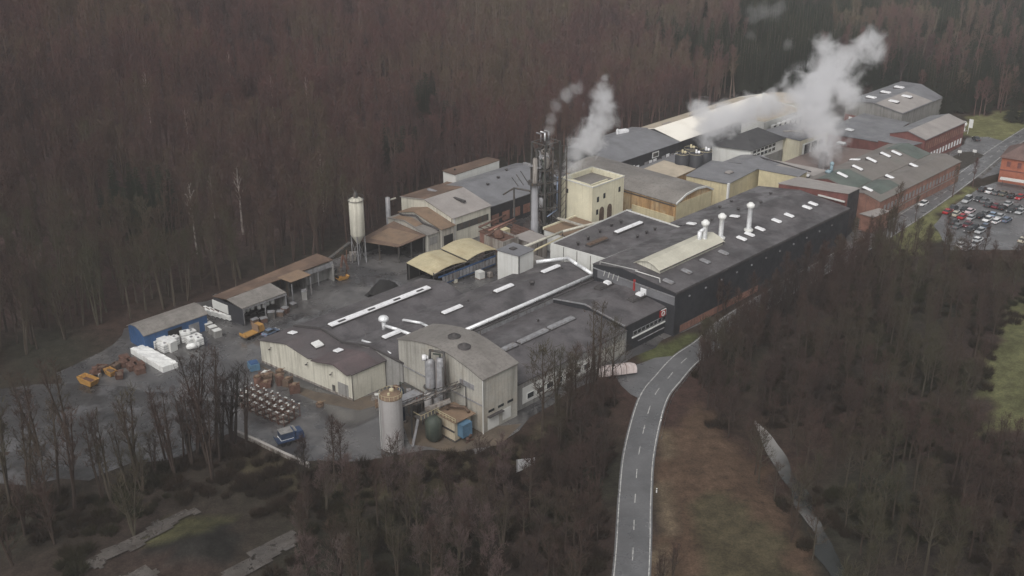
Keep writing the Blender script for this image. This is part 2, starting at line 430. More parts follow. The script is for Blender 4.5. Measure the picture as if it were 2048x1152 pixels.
def axis_steps(a, b, step, lo, hi, g=1.13):
    L = [a]; 
    while L[-1] < b: L.append(L[-1] + step)
    s = step
    while L[-1] < hi: s *= g; L.append(L[-1] + s)
    s = step
    while L[0] > lo: s *= g; L.insert(0, L[0] - s)
    return L
def build_ground():
    XS = axis_steps(-200, 250, 3.0, -5000, 5000); YS = axis_steps(145, 520, 3.0, -600, 7000)
    V = []; cols = []
    for Y in YS:
        for X in XS:
            u, v = to_uv(X, Y); V.append((X, Y, height(u, v)))
            n = nz(u, v, .035, 9); m = nz(u, v, .012, 4); hk = sstep(hill_line(u) - v, 8, 30)
            c = Vector(BASE[0]).lerp(Vector(BASE[1]), max(0, min(1, .5 + m * 1.6))).lerp(Vector(BASE[2]), max(0, min(1, .3 + n * 1.3)))
            if -120 < u < 700 and -260 < v < 260:
                uu = u + nz(u, v, .11, 1) * 5; vv = v + nz(u, v, .11, 2) * 5
                for P, zc in ZG:
                    if inpoly(uu, vv, P): c = Vector(zc) * (1 + .35 * nz(u, v, .15, 6))
            c = c.lerp(Vector((.066, .043, .040)) * (1 + .5 * n), hk)
            cols.append((*c, 1))
    w = len(XS); F = [(j * w + i, j * w + i + 1, (j + 1) * w + i + 1, (j + 1) * w + i) for j in range(len(YS) - 1) for i in range(w - 1)]
    me = bpy.data.meshes.new('ground'); me.from_pydata(V, [], F)
    at_ = me.color_attributes.new('soil', 'FLOAT_COLOR', 'POINT')
    at_.data.foreach_set('color', [x for c in cols for x in c])
    for p in me.polygons: p.use_smooth = True
    m, N, K = new_mat('woodland_floor'); b = N['Principled BSDF']
    ca = N.new('ShaderNodeVertexColor'); ca.layer_name = 'soil'
    tc = N.new('ShaderNodeTexCoord')
    prev = ca.outputs[0]
    for s, lo, hi in ((.35, .55, 1.5), (2.5, .6, 1.45)):
        n = N.new('ShaderNodeTexNoise'); n.inputs['Scale'].default_value = s; n.inputs['Detail'].default_value = 8; n.inputs['Roughness'].default_value = .7; K.new(tc.outputs['Object'], n.inputs[0])
        r = N.new('ShaderNodeMapRange'); K.new(n.outputs[0], r.inputs[0]); r.inputs[1].default_value = .3; r.inputs[2].default_value = .7; r.inputs[3].default_value = lo; r.inputs[4].default_value = hi
        x = N.new('ShaderNodeVectorMath'); x.operation = 'SCALE'; K.new(prev, x.inputs[0]); K.new(r.outputs[0], x.inputs['Scale']); prev = x.outputs[0]
    K.new(prev, b.inputs['Base Color']); b.inputs['Roughness'].default_value = .95; b.inputs['Specular IOR Level'].default_value = .1
    me.materials.append(m)
    o = bpy.data.objects.new('ground', me); C.objects.link(o); o['kind'] = 'structure'
build_ground()

def sheet(name, P, z, mat, jag=0.0, sub=4.0):
    """flat sheet on the ground with an uneven edge"""
    Q = []
    for i in range(len(P)):
        a, b = P[i], P[(i + 1) % len(P)]; d = math.hypot(b[0] - a[0], b[1] - a[1]); n = max(1, int(d / sub)) if jag else 1
        for k in range(n):
            t = k / n; u, v = lerp(a[0], b[0], t), lerp(a[1], b[1], t)
            Q.append((u + jag * nz(u, v, .3, 11) * 2, v + jag * nz(u, v, .3, 12) * 2, z))
    return struct(name, MB().poly(Q), mat)
m_yard = M('wet_concrete_yard', (.105, .100, .098), .48, .3, .06, blot=(.042, .041, .043), bl=.9, bs=.05, bth=(.44, .56), spec=.9, wet=.42)
m_slag = M('dark_wet_gravel', (.04, .038, .038), .6, .5, .12, blot=(.095, .092, .095), bl=.8, bs=.1, bth=(.52, .6), spec=.5, wet=.4, patchy=.34)
m_asph = M('asphalt', (.115, .115, .118), .55, .2, .12, blot=(.085, .085, .087), bl=.75, bs=.09, spec=.45, wet=.3)
m_mark = M('road_paint', (.48, .47, .45), .6, .3, 1.0, blot=(.2, .2, .2), bl=.8, bs=.9, bth=(.5, .6))
m_mud = M('muddy_track', (.078, .069, .062), .5, .35, .25, blot=(.06, .05, .042), bl=.9, bs=.3, wet=.35, patchy=.36)
m_dirt = M('brown_dirt', (.10, .08, .062), .8, .3, .2, blot=(.16, .12, .08), bl=.5)
yard = px_poly([(140, 790), (110, 745), (230, 690), (250, 655), (430, 590), (655, 505), (700, 470)]) + [(60, -56), (96, -66), (200, -58), (285, -60), (300, -25), (298, 36), (262, 57), (180, 57.5), (60, 57.5), (20, 59)] + px_poly([(1040, 862), (960, 905), (850, 900), (720, 925), (600, 922), (475, 862), (300, 850)])
sheet('yard', yard, 0, m_yard, .8)
sheet('gravel_yard', px_poly([(-300, 830), (60, 770), (190, 765), (320, 790), (470, 800), (465, 868), (330, 915), (180, 950), (60, 965), (-300, 1000)]), .012, m_slag, 1.6)
sheet('dirt_strip', px_poly([(600, 775), (705, 800), (790, 775), (800, 800), (720, 822), (640, 806), (560, 770), (520, 730)]), .016, m_dirt, .6)
sheet('dirt_apron', px_poly([(800, 830), (960, 860), (1040, 845), (1000, 890), (900, 905), (820, 890)]), .02, m_dirt, .8)
sheet('side_apron', px_poly([(1285, 800), (1262, 788), (1240, 770), (1225, 745), (1310, 716), (1345, 712), (1315, 748)]), .008, m_asph, .2)
def draped(name, P, dz, mat, st=.8):
    us = [p[0] for p in P]; vs = [p[1] for p in P]; mb = MB(); a = min(us)
    while a < max(us):
        b = min(vs)
        while b < max(vs):
            if inpoly(a + st / 2 + nz(a, b, .2, 31) * 2, b + st / 2 + nz(a, b, .2, 32) * 2, P):
                mb.poly([(x, y, height(x, y) + dz) for x, y in ((a, b), (a + st, b), (a + st, b + st), (a, b + st))])
            b += st
        a += st
    return struct(name, mb, mat)
draped('muddy_track', px_poly([(170, 1135), (215, 1100), (290, 1062), (340, 1030), (390, 1018), (400, 1028), (350, 1050), (300, 1082), (240, 1112), (200, 1140)]), .35, m_mud)
draped('puddle', px_poly([(240, 1152), (290, 1132), (320, 1140), (310, 1180), (230, 1180)]), .35, m_mud)
draped('forest_path', px_poly([(430, 1160), (520, 1095), (590, 1060), (605, 1080), (535, 1125), (480, 1180)]), .35, m_mud)
sheet('plaza', [(262, 55.5), (262, 40), (300, 36), (310, 33), (318, 38), (312, 62), (300, 66), (262, 60)], .004, m_asph, .4)
sheet('car_park', px_poly([(1868, 452), (1885, 425), (1960, 375), (2003, 360), (2300, 400), (2300, 520), (2048, 500), (1900, 500)]), .006, m_asph, .3)
sheet('planted_island', px_poly([(1888, 338), (1900, 318), (1920, 305), (1950, 303), (1968, 311), (1950, 325), (1915, 343)]), .08, M('planting_soil', (.04, .035, .028), .9, .4, .8), .2, 1.5)
def strip(name, L, off0, off1, z, mat, i0=0, i1=None, dash=None):
    mb = MB(); rows = []; acc = 0
    L = L[i0:i1]
    pts = []
    for i in range(len(L)):
        a = L[max(0, i - 1)]; b = L[min(len(L) - 1, i + 1)]; d = Vector((b[0] - a[0], b[1] - a[1])).normalized(); pts.append((L[i], (-d.y, d.x)))
    if not dash:
        mb.grid([[(p[0] + n[0] * off0, p[1] + n[1] * off0, z), (p[0] + n[0] * off1, p[1] + n[1] * off1, z)] for p, n in pts])
    else:
        s = 0.0
        for (p, n), (q, n2) in zip(pts, pts[1:]):
            d = math.hypot(q[0] - p[0], q[1] - p[1]); k = 0; m = max(1, int(d / .5))
            for k in range(m):
                t0, t1 = k / m, (k + 1) / m
                if (s + t0 * d) % dash[1] < dash[0]:
                    P = [(lerp(p[0], q[0], t) + n[0] * o, lerp(p[1], q[1], t) + n[1] * o, z) for t, o in ((t0, off0), (t1, off0), (t1, off1), (t0, off1))]
                    mb.poly(P)
            s += d
    return struct(name, mb, mat)
strip('road', RD, -3.55, 3.55, .05, m_asph)
strip('road_edge_line', RD, -3.25, -3.05, .062, m_mark); strip('road_edge_line', RD, 3.05, 3.25, .062, m_mark)
strip('road_centre_line', RD, -.08, .08, .062, m_mark, dash=(3.5, 9.0))
strip('footpath', RD, 3.7, 5.0, .07, m_mud, 8 * 13, 8 * 18)
# stream
m_w, N, K = new_mat('stream_water'); b = N['Principled BSDF']; b.inputs['Base Color'].default_value = (.02, .022, .02, 1); b.inputs['Roughness'].default_value = .08
n = N.new('ShaderNodeTexNoise'); n.inputs['Scale'].default_value = .8; n.inputs['Detail'].default_value = 6; bp = N.new('ShaderNodeBump'); bp.inputs['Strength'].default_value = .6; K.new(n.outputs[0], bp.inputs['Height']); K.new(bp.outputs[0], b.inputs['Normal'])
n2 = N.new('ShaderNodeTexNoise'); n2.inputs['Scale'].default_value = .5; n2.inputs['Detail'].default_value = 9; r2 = N.new('ShaderNodeValToRGB'); K.new(n2.outputs[0], r2.inputs[0]); r2.color_ramp.elements[0].position = .44; r2.color_ramp.elements[0].color = (.02, .022, .02, 1); r2.color_ramp.elements[1].position = .60; r2.color_ramp.elements[1].color = (.6, .57, .55, 1); K.new(r2.outputs[0], b.inputs['Base Color'])  # broken pale glints painted into the water colour
SL = catmull(STREAM)[20:]; rows = []
for i, (p, q) in enumerate(zip(SL, SL[1:])):
    d = Vector((q[0] - p[0], q[1] - p[1])).normalized(); w0 = (1.5 + 1.6 * nz(i, 0, .33, 51)) * min(1, .12 + i / 6); w1 = (1.7 + 1.8 * nz(i, 5, .29, 52)) * min(1, .12 + i / 6)
    rows.append([(p[0] - d.y * w1, p[1] + d.x * w1, -1.1), (p[0] + d.y * w0, p[1] - d.x * w0, -1.1)])
struct('stream', MB().grid(rows), m_w)
# ================================================================ BUILDINGS
# ---- 1 front twin-gabled hall (cream end walls, purple-brown roof)
P1 = [(-7.3, 6.2), (2.6, 8.2), (10, 6.7), (20, 8.5), (24.4, 7.0)]
sk = .13
T, rf = hall('gabled_hall', 'low cream clad hall with twin gables and purple brown roof at the front', P1, -.1, -7.9, 2.0, m_cream, m_bit_purple, sk0=sk, sk1=sk, cat='hall')
skylight(T, -1.3, -2.6, prof_z(P1, -2.6) + .2, 1.6, 2.4, .4, dz_dv=.2)
skylight(T, -.9, 7.3, prof_z(P1, 7.3) + .25, 2.4, 2.2, .5, m_white, dz_dv=-.2)
skylight(T, .5, 13.7, prof_z(P1, 13.7) + .25, 1.9, 2.0, .45, dz_dv=.18)
# red-brown weathering sheet over the right slope
part('roof_sheet', slab_u([(12.5, prof_z(P1, 12.5) + .02), (20, 8.52), (24.3, 7.06)], -6.6, 2.4, .1, .24, sk, sk), m_bit_red, T)
def gu(v): return -7.9 + sk * (v + 7.3)
dm = MB()
for v0_, v1_, z0_, z1_ in ((19.6, 23.0, 0, 3.6),):
    dm.hexa([(gu(v0_) - .08, v0_, z0_), (gu(v1_) - .08, v1_, z0_), (gu(v1_) + .02, v1_, z0_), (gu(v0_) + .02, v0_, z0_)],
            [(gu(v0_) - .08, v0_, z1_), (gu(v1_) - .08, v1_, z1_), (gu(v1_) + .02, v1_, z1_), (gu(v0_) + .02, v0_, z1_)])
part('roller_door', dm, m_wall_grey, T)
dh = MB(); v0_ = 17.6
dh.hexa([(gu(v0_) - .07, v0_, 0), (gu(18.6) - .07, 18.6, 0), (gu(18.6), 18.6, 0), (gu(v0_), v0_, 0)], [(gu(v0_) - .07, v0_, 2.1), (gu(18.6) - .07, 18.6, 2.1), (gu(18.6), 18.6, 2.1), (gu(v0_), v0_, 2.1)])
part('door', dh, m_steel, T)
for v_ in (-3.2, 9.8, 18.0):
    part('wall_lamp', MB().tube((gu(v_) - .6, v_, 5.2), (gu(v_), v_, 5.6), .07).box(gu(v_) - .9, gu(v_) - .4, v_ - .2, v_ + .2, 5.0, 5.2), m_steel, T)
part('downpipe', MB().tube((gu(24.4) - .1, 24.5, 0), (gu(24.4) - .1, 24.5, 6.9), .09), m_curb, T)
part('plinth', MB().hexa([(gu(-7.3) - .12, -7.4, 0), (gu(24.4) - .12, 24.5, 0), (gu(24.4) + .02, 24.5, 0), (gu(-7.3) + .02, -7.4, 0)],
     [(gu(-7.3) - .12, -7.4, .5), (gu(24.4) - .12, 24.5, .5), (gu(24.4) + .02, 24.5, .5), (gu(-7.3) + .02, -7.4, .5)]), m_concrete, T)

# ---- 2 long dark hall in two bays
PA = [(-7.2, 6.4), (2.8, 8.5), (10, 7.0)]
T, rf = hall('long_hall', 'long dark bitumen roofed bay with one full length white skylight strip behind the twin gables', PA, -.1, 2.35, 45.0, m_wall_grey, m_bitumen, over=.15, sk0=sk, cat='hall')
skylight(T, 22.6, 3.0, 8.7, 33.0, 1.9, .45, flaps=0)
for x in (9.5, 19.0, 27.5, 35.5): part('vent_flap', MB().box(x - 1.1, x + 1.1, 3.2, 3.8, 9.22, 9.4), m_curb, T)
part('parapet', MB().grid([[(2.05 + sk * (v + 7.2), v, z + .2), (2.05 + sk * (v + 7.2), v, z + .62), (2.4 + sk * (v + 7.2), v, z + .62), (2.4 + sk * (v + 7.2), v, z + .2)] for v, z in PA]), m_curb, T)
PB = [(10, 7.0), (19, 8.8), (29.6, 7.6)]
T, rf = hall('pipe_hall', 'dark bitumen roofed bay with four short skylights and a silver pipe along its right edge', PB, -.1, 4.6, 78.5, m_wall_grey, m_bitumen, over=.15, sk0=sk, cat='hall')
for (x, l) in ((13.5, 5.5), (33.5, 6.5), (52.3, 6.6), (70.8, 6.8)):
    skylight(T, x, 18.4, 9.0, l, 1.5, .5, flaps=0)
part('parapet', MB().grid([[(4.3 + sk * (v - 10), v, z + .2), (4.3 + sk * (v - 10), v, z + .6), (4.65 + sk * (v - 10), v, z + .6), (4.65 + sk * (v - 10), v, z + .2)] for v, z in PB]), m_curb, T)
vent(T, 60, 21.5, 8.8, .8, 1.3); vent(T, 41, 16.5, 8.3, .35, .7); vent(T, 74, 19.8, 8.9, .5, .3)
lv = MB()
for k in range(36):
    a = 20.5 + k * 1.6; lv.box(a, a + 1.45, 29.65, 29.75, 6.3, 7.3)
part('louvre_band', lv, m_steel_lt, T)
part('pipe_bearer', MB().box(20, 78.3, 29.2, 29.35, 7.9, 8.15).box(20, 78.3, 28.3, 28.4, 7.9, 8.15), m_curb, T)
T = thing('roof_pipe', 'long bright silver pipe running along the roof edge and turning to the white cube', 'pipe', (26, 28.8, 8.5))
pipe(T, [(24, 28.8, 8.7), (77.0, 28.8, 8.7), (78.0, 22, 9.4), (79.5, 17, 9.5), (71.5, 12.2, 9.3)], .52, m_ducts, n=10)
for k in range(12): part('saddle', MB().box(27 + k * 4.4, 27.25 + k * 4.4, 28.3, 29.3, 7.9, 8.8), m_steel, T)

# roof-top ducts with mushroom head on the dark roof
T = thing('mushroom_duct', 'white mushroom capped duct bending across the dark roof to the tall cream hall', 'duct', at(768, 656, 8))
b = at(768, 656, 8.2)
part('stack', MB().tube((b[0], b[1], 7.6), (b[0], b[1], 10.3), .55), m_ducts, T, True)
part('cap', MB().lathe(b[0], b[1], [(.5, 10.0), (1.3, 10.4), (1.35, 10.9), (1.0, 11.4), (.01, 11.6)], 14), m_ducts, T, True)
pipe(T, [(b[0], b[1], 8.9), at(795, 659, 9.2), at(822, 669, 9.4)], .42, m_ducts)
T = thing('bent_duct', 'slim white duct elbowing over the dark roof beside the mushroom duct', 'duct', at(806, 641, 8.5))
pipe(T, [at(806, 641, 8.3), at(808, 640, 9.1), at(842, 646, 9.3), at(871, 661, 9.6)], .35, m_ducts)
T = thing('roof_gantry', 'short pale service duct on posts where the front hall meets the tall hall', 'duct', at(725, 682, 8))
pipe(T, [at(724, 681, 8.4), at(750, 689, 8.4), at(782, 708, 8.2)], .3, m_ducts)
part('mast', MB().tube(at(731, 676, 7.5), at(731, 658, 10.2), .06), m_steel_lt, T)
part('post', MB().tube(at(750, 692, 7.0), at(750, 689, 8.4), .08), m_steel, T); part('post', MB().tube(at(766, 700, 7), at(766, 698, 8.3), .08), m_steel, T)

# ---- 3 low right hall
PC = [(29.8, 6.1), (43, 8.0), (55.2, 6.7)]
T, rf = hall('low_hall', 'low dark roofed hall with a weathered row of ridge skylights and pale lower wall', PC, -.1, 18.6, 59.3, m_wall_grey, m_bitumen, over=.12, cat='hall')
for x, l in ((30.0, 4.2), (38.3, 10.0), (48.6, 9.0)):
    s_ = skylight(T, x, 42.6, 8.15, l, 1.7, .55, m_steel_lt)
    rb = MB()
    for k in range(int(l / 1.0)): rb.box(x - l / 2 + .3 + k, x - l / 2 + .42 + k, 41.9, 43.3, 8.6, 8.78)
    part('glazing_bar', rb, m_steel_lt, s_)
panel(T, 'wall_panel', 'v', 55.2, 21.5, 33, 1.2, 5.4, m_white_clean); panel(T, 'wall_panel', 'v', 55.2, 35, 46, 1.0, 4.8, m_white_clean)
panel(T, 'wall_panel', 'v', 55.2, 49, 58.5, .8, 4.8, m_cream_dirty)
wins(T, 'v', 55.3, 23, 45, 2.0, 3.4, 7, 1.2)
vent(T, 47, 36, 7.1, .4, .8)
PD = [(29.8, 7.2), (41, 9.2), (54.4, 7.5)]
T, rf = hall('sign_hall', 'dark flat hall behind white roof flashing, with sign and light strips on its street wall', PD, -.1, 59.6, 80.4, m_dark_wall, m_bitumen, over=.1, cat='hall')
part('flashing', MB().grid([[(59.3, v, z + .1), (59.3, v, z + .42), (59.62, v, z + .42), (59.62, v, z + .1)] for v, z in PD]), m_steel_lt, T)
skylight(T, 73.0, 36.0, 8.7, 5.5, 2.0, .7, m_curb); skylight(T, 74.0, 36.3, 8.9, 1.6, 1.9, 1.0, m_skylight)
skylight(T, 73.3, 47.0, 8.6, 5.5, 2.0, .7, m_curb); skylight(T, 74.2, 47.3, 8.9, 1.6, 1.9, 1.0, m_skylight)
panel(T, 'light_strip', 'v', 54.4, 62.5, 78.6, 3.25, 3.6, m_white, .25)
panel(T, 'light_strip', 'v', 54.4, 65.0, 76, 1.6, 1.75, m_steel_lt, .25)
wins(T, 'v', 54.4, 63, 78, 4.0, 5.0, 9, .3, .08, frame=True, fmat=m_steel_lt)
T2 = thing('wall_sign', 'white sign board with a red roundel on the dark street wall', 'sign', (76, 54.6, 5.6))
part('board', MB().box(74.2, 80.0, 54.5, 54.75, 5.5, 7.3), m_white, T2)
part('red_field', MB().box(73.6, 76.0, 54.48, 54.8, 5.4, 7.2), m_red, T2)
ring = MB()
for k in range(16):
    a0, a1 = 2 * PI * k / 16, 2 * PI * (k + 1) / 16
    ring.hexa([(74.8 + r * math.cos(a), 54.8, 6.3 + r * math.sin(a)) for r, a in ((.45, a0), (.75, a0), (.75, a1), (.45, a1))],
              [(74.8 + r * math.cos(a), 54.86, 6.3 + r * math.sin(a)) for r, a in ((.45, a0), (.75, a0), (.75, a1), (.45, a1))])
part('roundel', ring, m_white, T2)

# ---- 4 tall weathered cream hall
PE = [(28, 13.4), (33, 14.9), (38, 15.9), (42.3, 16.3), (47, 15.9), (52, 14.9), (56.6, 13.6)]
T, rf = hall('tall_hall', 'tall weathered cream corrugated hall with grey pitched roof towering over the low halls', PE, -.1, 7.6, 18.4, m_cream_dirty, m_grey_roof, over=.3, cat='hall')
for x, v_, r in ((13.6, 41.0, 1.5), (12.0, 46.0, 1.5)):
    z = prof_z(PE, v_)
    part('roof_vent', MB().lathe(x, v_, [(r, z - .3), (r, z + .55), (r * .85, z + .7), (.5, z + .75), (.4, z + 1.2), (.01, z + 1.2)], 18), m_curb, T, True)
part('cornice', MB().box(7.3, 7.5, 28, 56.6, 7.0, 7.25), m_steel_lt, T)
panel(T, 'gate', 'v', 56.6, 9.0, 12.4, .3, 3.4, m_white_clean); panel(T, 'gate', 'v', 56.6, 13.6, 16.2, .8, 3.6, m_white_clean)
panel(T, 'canopy', 'v', 56.6, 8.8, 13.4, 3.7, 3.85, m_curb, .9)
wins(T, 'v', 56.6, 9.2, 17, 4.6, 5.2, 3, 1.2, frame=False)
panel(T, 'wall_stain', 'u', 7.6, 49.2, 53.8, 9.9, 11.2, m_steel_lt, -.12)
part('downpipe', MB().tube((7.4, 56.75, 0), (7.4, 56.75, 13.6), .12), m_white_clean, T)

# ---- 5 white clad building with flat dark roof
q = [(80.6, 9.2), (117.5, 7.6), (117.0, 28.9), (81.6, 28.9)]
T = thing('flat_roofed_block', 'off white panelled block with flat dark roof, vents and one bright skylight strip', 'building', (80.6, 9.2, 0))
quad_bld(T, q, -.1, [11.6, 12, 12, 12.2], m_white_clean, m_bitumen, .35, .3)
for k in range(1, 4):
    v_ = 9.2 + k * 4.9; part('panel_joint', MB().box(80.55 + (v_ - 9.2) * .05, 80.75 + (v_ - 9.2) * .05, v_ - .1, v_ + .1, 7, 11.7), m_steel, T)
skylight(T, 105.5, 18.0, 11.9, 12, 1.5, .45); skylight(T, 90.4, 18.6, 11.8, 8.0, 1.6, .45, m_clutter)
for p in ((1200, 462), (1223, 450), (1242, 443), (1176, 476), (1156, 487), (1275, 473), (1293, 465), (1310, 458)):
    a = at(*p, 12); vent(T, a[0], a[1], 11.75, .55, .9)
part('trim', MB().box(81.6, 117, 28.92, 29.05, 11.85, 12.2), m_white, T)

# ---- 6 big hall on the street side
PF = [(24.2, 11.7), (39.5, 14.0), (57.4, 12.4)]
T, rf = hall('street_hall', 'largest hall, black walled with a broad dark roof dotted with small dome skylights', [(29.2, 12.2), (39.5, 14.0), (57.4, 12.4)], -.1, 76.2, 117.2, m_dark_wall, m_bitumen, over=.1, cat='hall')
w2 = prism_u(PF, -.1, 117.3, 165.8); part('wall', w2, m_dark_wall, T)
part('roof', slab_u(PF, 117.3, 165.8, .1, .22), m_bitumen, T)
part('gable_trim', MB().box(75.9, 76.05, 29.4, 57.3, 11.2, 11.5), m_steel_lt, T)
panel(T, 'gable_band', 'u', 76.2, 31, 57.2, 8.9, 11.1, m_slate_roof, -.15)
for p in ((1410, 522), (1373, 542), (1447, 505), (1337, 562), (1483, 478), (1499, 470), (1520, 459), (1553, 443), (1578, 432), (1614, 416), (1626, 409), (1469, 438), (1383, 446)):
    a = at(*p, 13.4); z = prof_z(PF, a[1]) + .1
    s_ = skylight(T, a[0], a[1], z, 1.5, 3.0, .55, m_skylight if p[0] > 1450 or p[0] == 1383 else m_steel_lt, dz_dv=(-.09 if a[1] > 39.5 else .15))
for p in ((1541, 390), (1521, 411), (1476, 422), (1423, 443), (1463, 400), (1440, 412)):
    a = at(*p, 13); vent(T, a[0], a[1], prof_z(PF, a[1]), .6, .9)
wl = MB()
for k in range(11): wl.box(82 + k * 7.3, 82.5 + k * 7.3, 57.3, 57.65, 9.6, 10.0)
part('wall_lamp', wl, m_steel_lt, T)
panel(T, 'brick_base', 'v', 57.4, 79, 116, .2, 2.2, m_brick_pale)
panel(T, 'roof_edge', 'v', 57.4, 76.2, 165.9, 11.9, 12.3, m_curb, .2)
rl = MB()
rl.path([(76.4, 31.5, 12.3), (76.4, 31.5, 13.6), (76.4, 44.5, 15.0)], .07, 6)
rl.path([(76, 44, 14.8), (77.5, 51, 14.3), (77.5, 51.4, 12)], .12, 6)
for k in range(4): rl.tube((75.7, 33.5 + k * 1.6, 10.2), (75.7, 33.9 + k * 1.6, 11.8), .11, n=6)
part('wall_pipe', rl, m_white_clean, T)
panel(T, 'wall_box', 'u', 76.2, 46.2, 48.0, 8.9, 10.6, m_skylight, -.4)
panel(T, 'fire_ladder', 'u', 76.2, 43.6, 44.2, 8.6, 12.2, m_red, -.3)
# raised cream monitor on its ridge
T = thing('roof_monitor', 'raised cream curved roof monitor along the ridge of the street hall', 'roof monitor', (81.5, 39, 13.5))
PM = [(39.5, 14.2), (41.2, 15.3), (44, 15.9), (46.2, 15.3), (48.0, 14.3)]
part('wall', prism_u(PM, 12.8, 81.6, 110.6), m_cream, T); part('roof', slab_u(PM, 81.4, 110.9, .3, .15), m_cream_roof, T)
part('eaves', MB().box(81.2, 110.8, 48.05, 48.35, 14.2, 14.4), m_steel, T)

def stack_(px, py, ztop, lab, extra=False):
    a = at(px, py, 14.2); T = thing('exhaust_stack', lab, 'exhaust stack', a, 'white exhaust stacks on the street hall')
    u_, v_ = a[0], a[1]
    part('shaft', MB().lathe(u_, v_, [(.9, 12.6), (.9, 14.6), (.72, 15.2), (.72, ztop - 1.6), (.8, ztop - 1.5)], 14), m_ducts, T, True)
    part('cap', MB().lathe(u_, v_, [(.72, ztop - 1.7), (1.15, ztop - 1.2), (1.2, ztop - .5), (.9, ztop - .35), (.55, ztop + .1), (.01, ztop + .1)], 14), m_white, T, True)
    part('collar', MB().lathe(u_, v_, [(1.3, 14.0), (1.35, 14.5), (.9, 14.7)], 14), m_white_clean, T, True)
    if extra: part('side_duct', MB().tube((u_ - 1.9, v_ - .4, 14), (u_ - 1.9, v_ - .4, 18.2), .6).tube((u_ - 1.9, v_ - .4, 18.2), (u_ - .3, v_, 18.7), .5), m_ducts, T, True)
    return T
stack_(1408, 487, 21.2, 'white exhaust stack with a side duct, nearest the cream monitor', True)
stack_(1441, 476, 21.6, 'white exhaust stack in the middle, just behind the cream monitor')
stack_(1497, 460, 22.6, 'tallest white exhaust stack, standing alone on the dark roof')

# ---- 7 cream tower
T = thing('cream_tower', 'square cream rendered tower with sunken roof and small arched windows', 'tower', (113, -16, 0))
q = [(112.6, -16.2), (128.2, -16.2), (128.2, -2.6), (112.6, -2.6)]
quad_bld(T, q, -.1, 18.0, m_tower, m_grey_roof, 1.5, .9)
part('cornice', MB().grid([[(112.45, -16.35, 17.75), (128.35, -16.35, 17.75), (128.35, -2.45, 17.75), (112.45, -2.45, 17.75)], [(112.45, -16.35, 18.15), (128.35, -16.35, 18.15), (128.35, -2.45, 18.15), (112.45, -2.45, 18.15)]], True), m_white_clean, T)
def arch_win(T, axis, c, a, w, z0, z1, out):
    mb = MB(); n = 6; pts = [(a - w / 2, z0), (a + w / 2, z0)] + [(a + w / 2 * math.cos(PI * k / n), z1 - w / 2 + w / 2 * 1.3 * math.sin(PI * k / n)) for k in range(n + 1)]
    def P(x, z, o): return (c + o, x, z) if axis == 'u' else (x, c + o, z)
    mb.poly([P(x, z, out) for x, z in pts]); m = len(pts)
    for i in range(m):
        j = (i + 1) % m; mb.poly([P(*pts[i], 0), P(*pts[j], 0), P(*pts[j], out), P(*pts[i], out)])
    return part('window', mb, m_clutter, T)
arch_win(T, 'v', -2.6, 117.4, 2.3, 4.0, 10.0, .07); arch_win(T, 'v', -2.6, 121.3, 2.3, 4.0, 10.0, .07)
for a_, z_ in ((114.7, 8.2), (114.9, 12.4), (118.0, 12.9), (125.5, 13.2)): wins(T, 'v', -2.6, a_, a_ + 1.0, z_, z_ + 1.7, 1, frame=False)
for a_, z_ in ((-13.6, 13.6),): wins(T, 'u', 112.6, a_, a_ + .9, z_, z_ + 1.4, 1, out=-.06, frame=False)
part('downpipe', MB().tube((112.5, -15.8, 0), (112.5, -15.8, 17.7), .12), m_steel, T)
part('inner_wall', MB().box(115.5, 116, -14, -6, 16.3, 17.2).box(115.5, 124, -6.4, -6, 16.3, 17.2), m_tower, T)

# ---- 8 barrel hall behind the tower
QL = [at(1170, 328, 11), at(1405, 366, 11), at(1378, 387, 11), at(1128, 338, 11)]
PG = [(137.5, 9.6), (143, 11.6), (149, 12.2), (154, 11.6), (158, 9.6)]
T, rf = hall('barrel_roof_hall', 'long hall with curved grey roof and orange stained side wall behind the cream tower', PG, -.1, -36, 11.5, m_orange_wall, m_grey_roof, along='v', sk0=.0, sk1=.0, over=.3, cat='hall')
panel(T, 'end_wall', 'v', 11.5, 138, 157.5, .2, 9.4, m_ochre_wall, .12)
rim = MB()
for (a_, za), (b_, zb) in zip(PG, PG[1:]): rim.hexa([(a_, 11.6, za - .3), (b_, 11.6, zb - .3), (b_, 11.95, zb - .3), (a_, 11.95, za - .3)], [(a_, 11.6, za + .35), (b_, 11.6, zb + .35), (b_, 11.95, zb + .35), (a_, 11.95, za + .35)])
part('gable_rim', rim, m_white_clean, T)
panel(T, 'lower_wall', 'u', 137.5, -6, 11.4, .2, 5.2, m_ochre_wall, -.35)
panel(T, 'cladding_strip', 'u', 137.5, -30, 11.4, 8.6, 9.0, m_steel, -.15)

# ---- 9 grey hall in the back row and white roof box
T, rf = hall('grey_back_hall', 'slate grey roofed hall between the cream gabled hall and the steel tower', [(-57, 8.6), (-50, 10.2), (-32.6, 7.8)], -.1, 96, 134, m_dark_wall, m_slate_roof, cat='hall')
for x, v_ in ((108, -45), (115, -47), (122, -50)): vent(T, x, v_, prof_z([(-57, 8.6), (-50, 10.2), (-32.6, 7.8)], v_), .6, 1.0)
for k in range(5):
    x = 97.5 + k * 5; panel(T, 'wall_panel', 'v', -32.6, x, x + 3.4, 1.5, 4.6, m_brick_pale, .1)
T = thing('white_clerestory', 'long white boxy upper storey at the forest edge', 'building', (107, -66, 0))
quad_bld(T, [(106.7, -66), (128, -66), (128, -59.6), (106.7, -59.6)], -.1, [10.2, 10.2, 10.6, 10.2], m_white_clean, m_rust_roof)
vent(T, 109.5, -63, 10.3, .4, .9)
T = thing('low_annex', 'low brown roofed annex under the white boxy storey', 'building', (98, -66, 0))
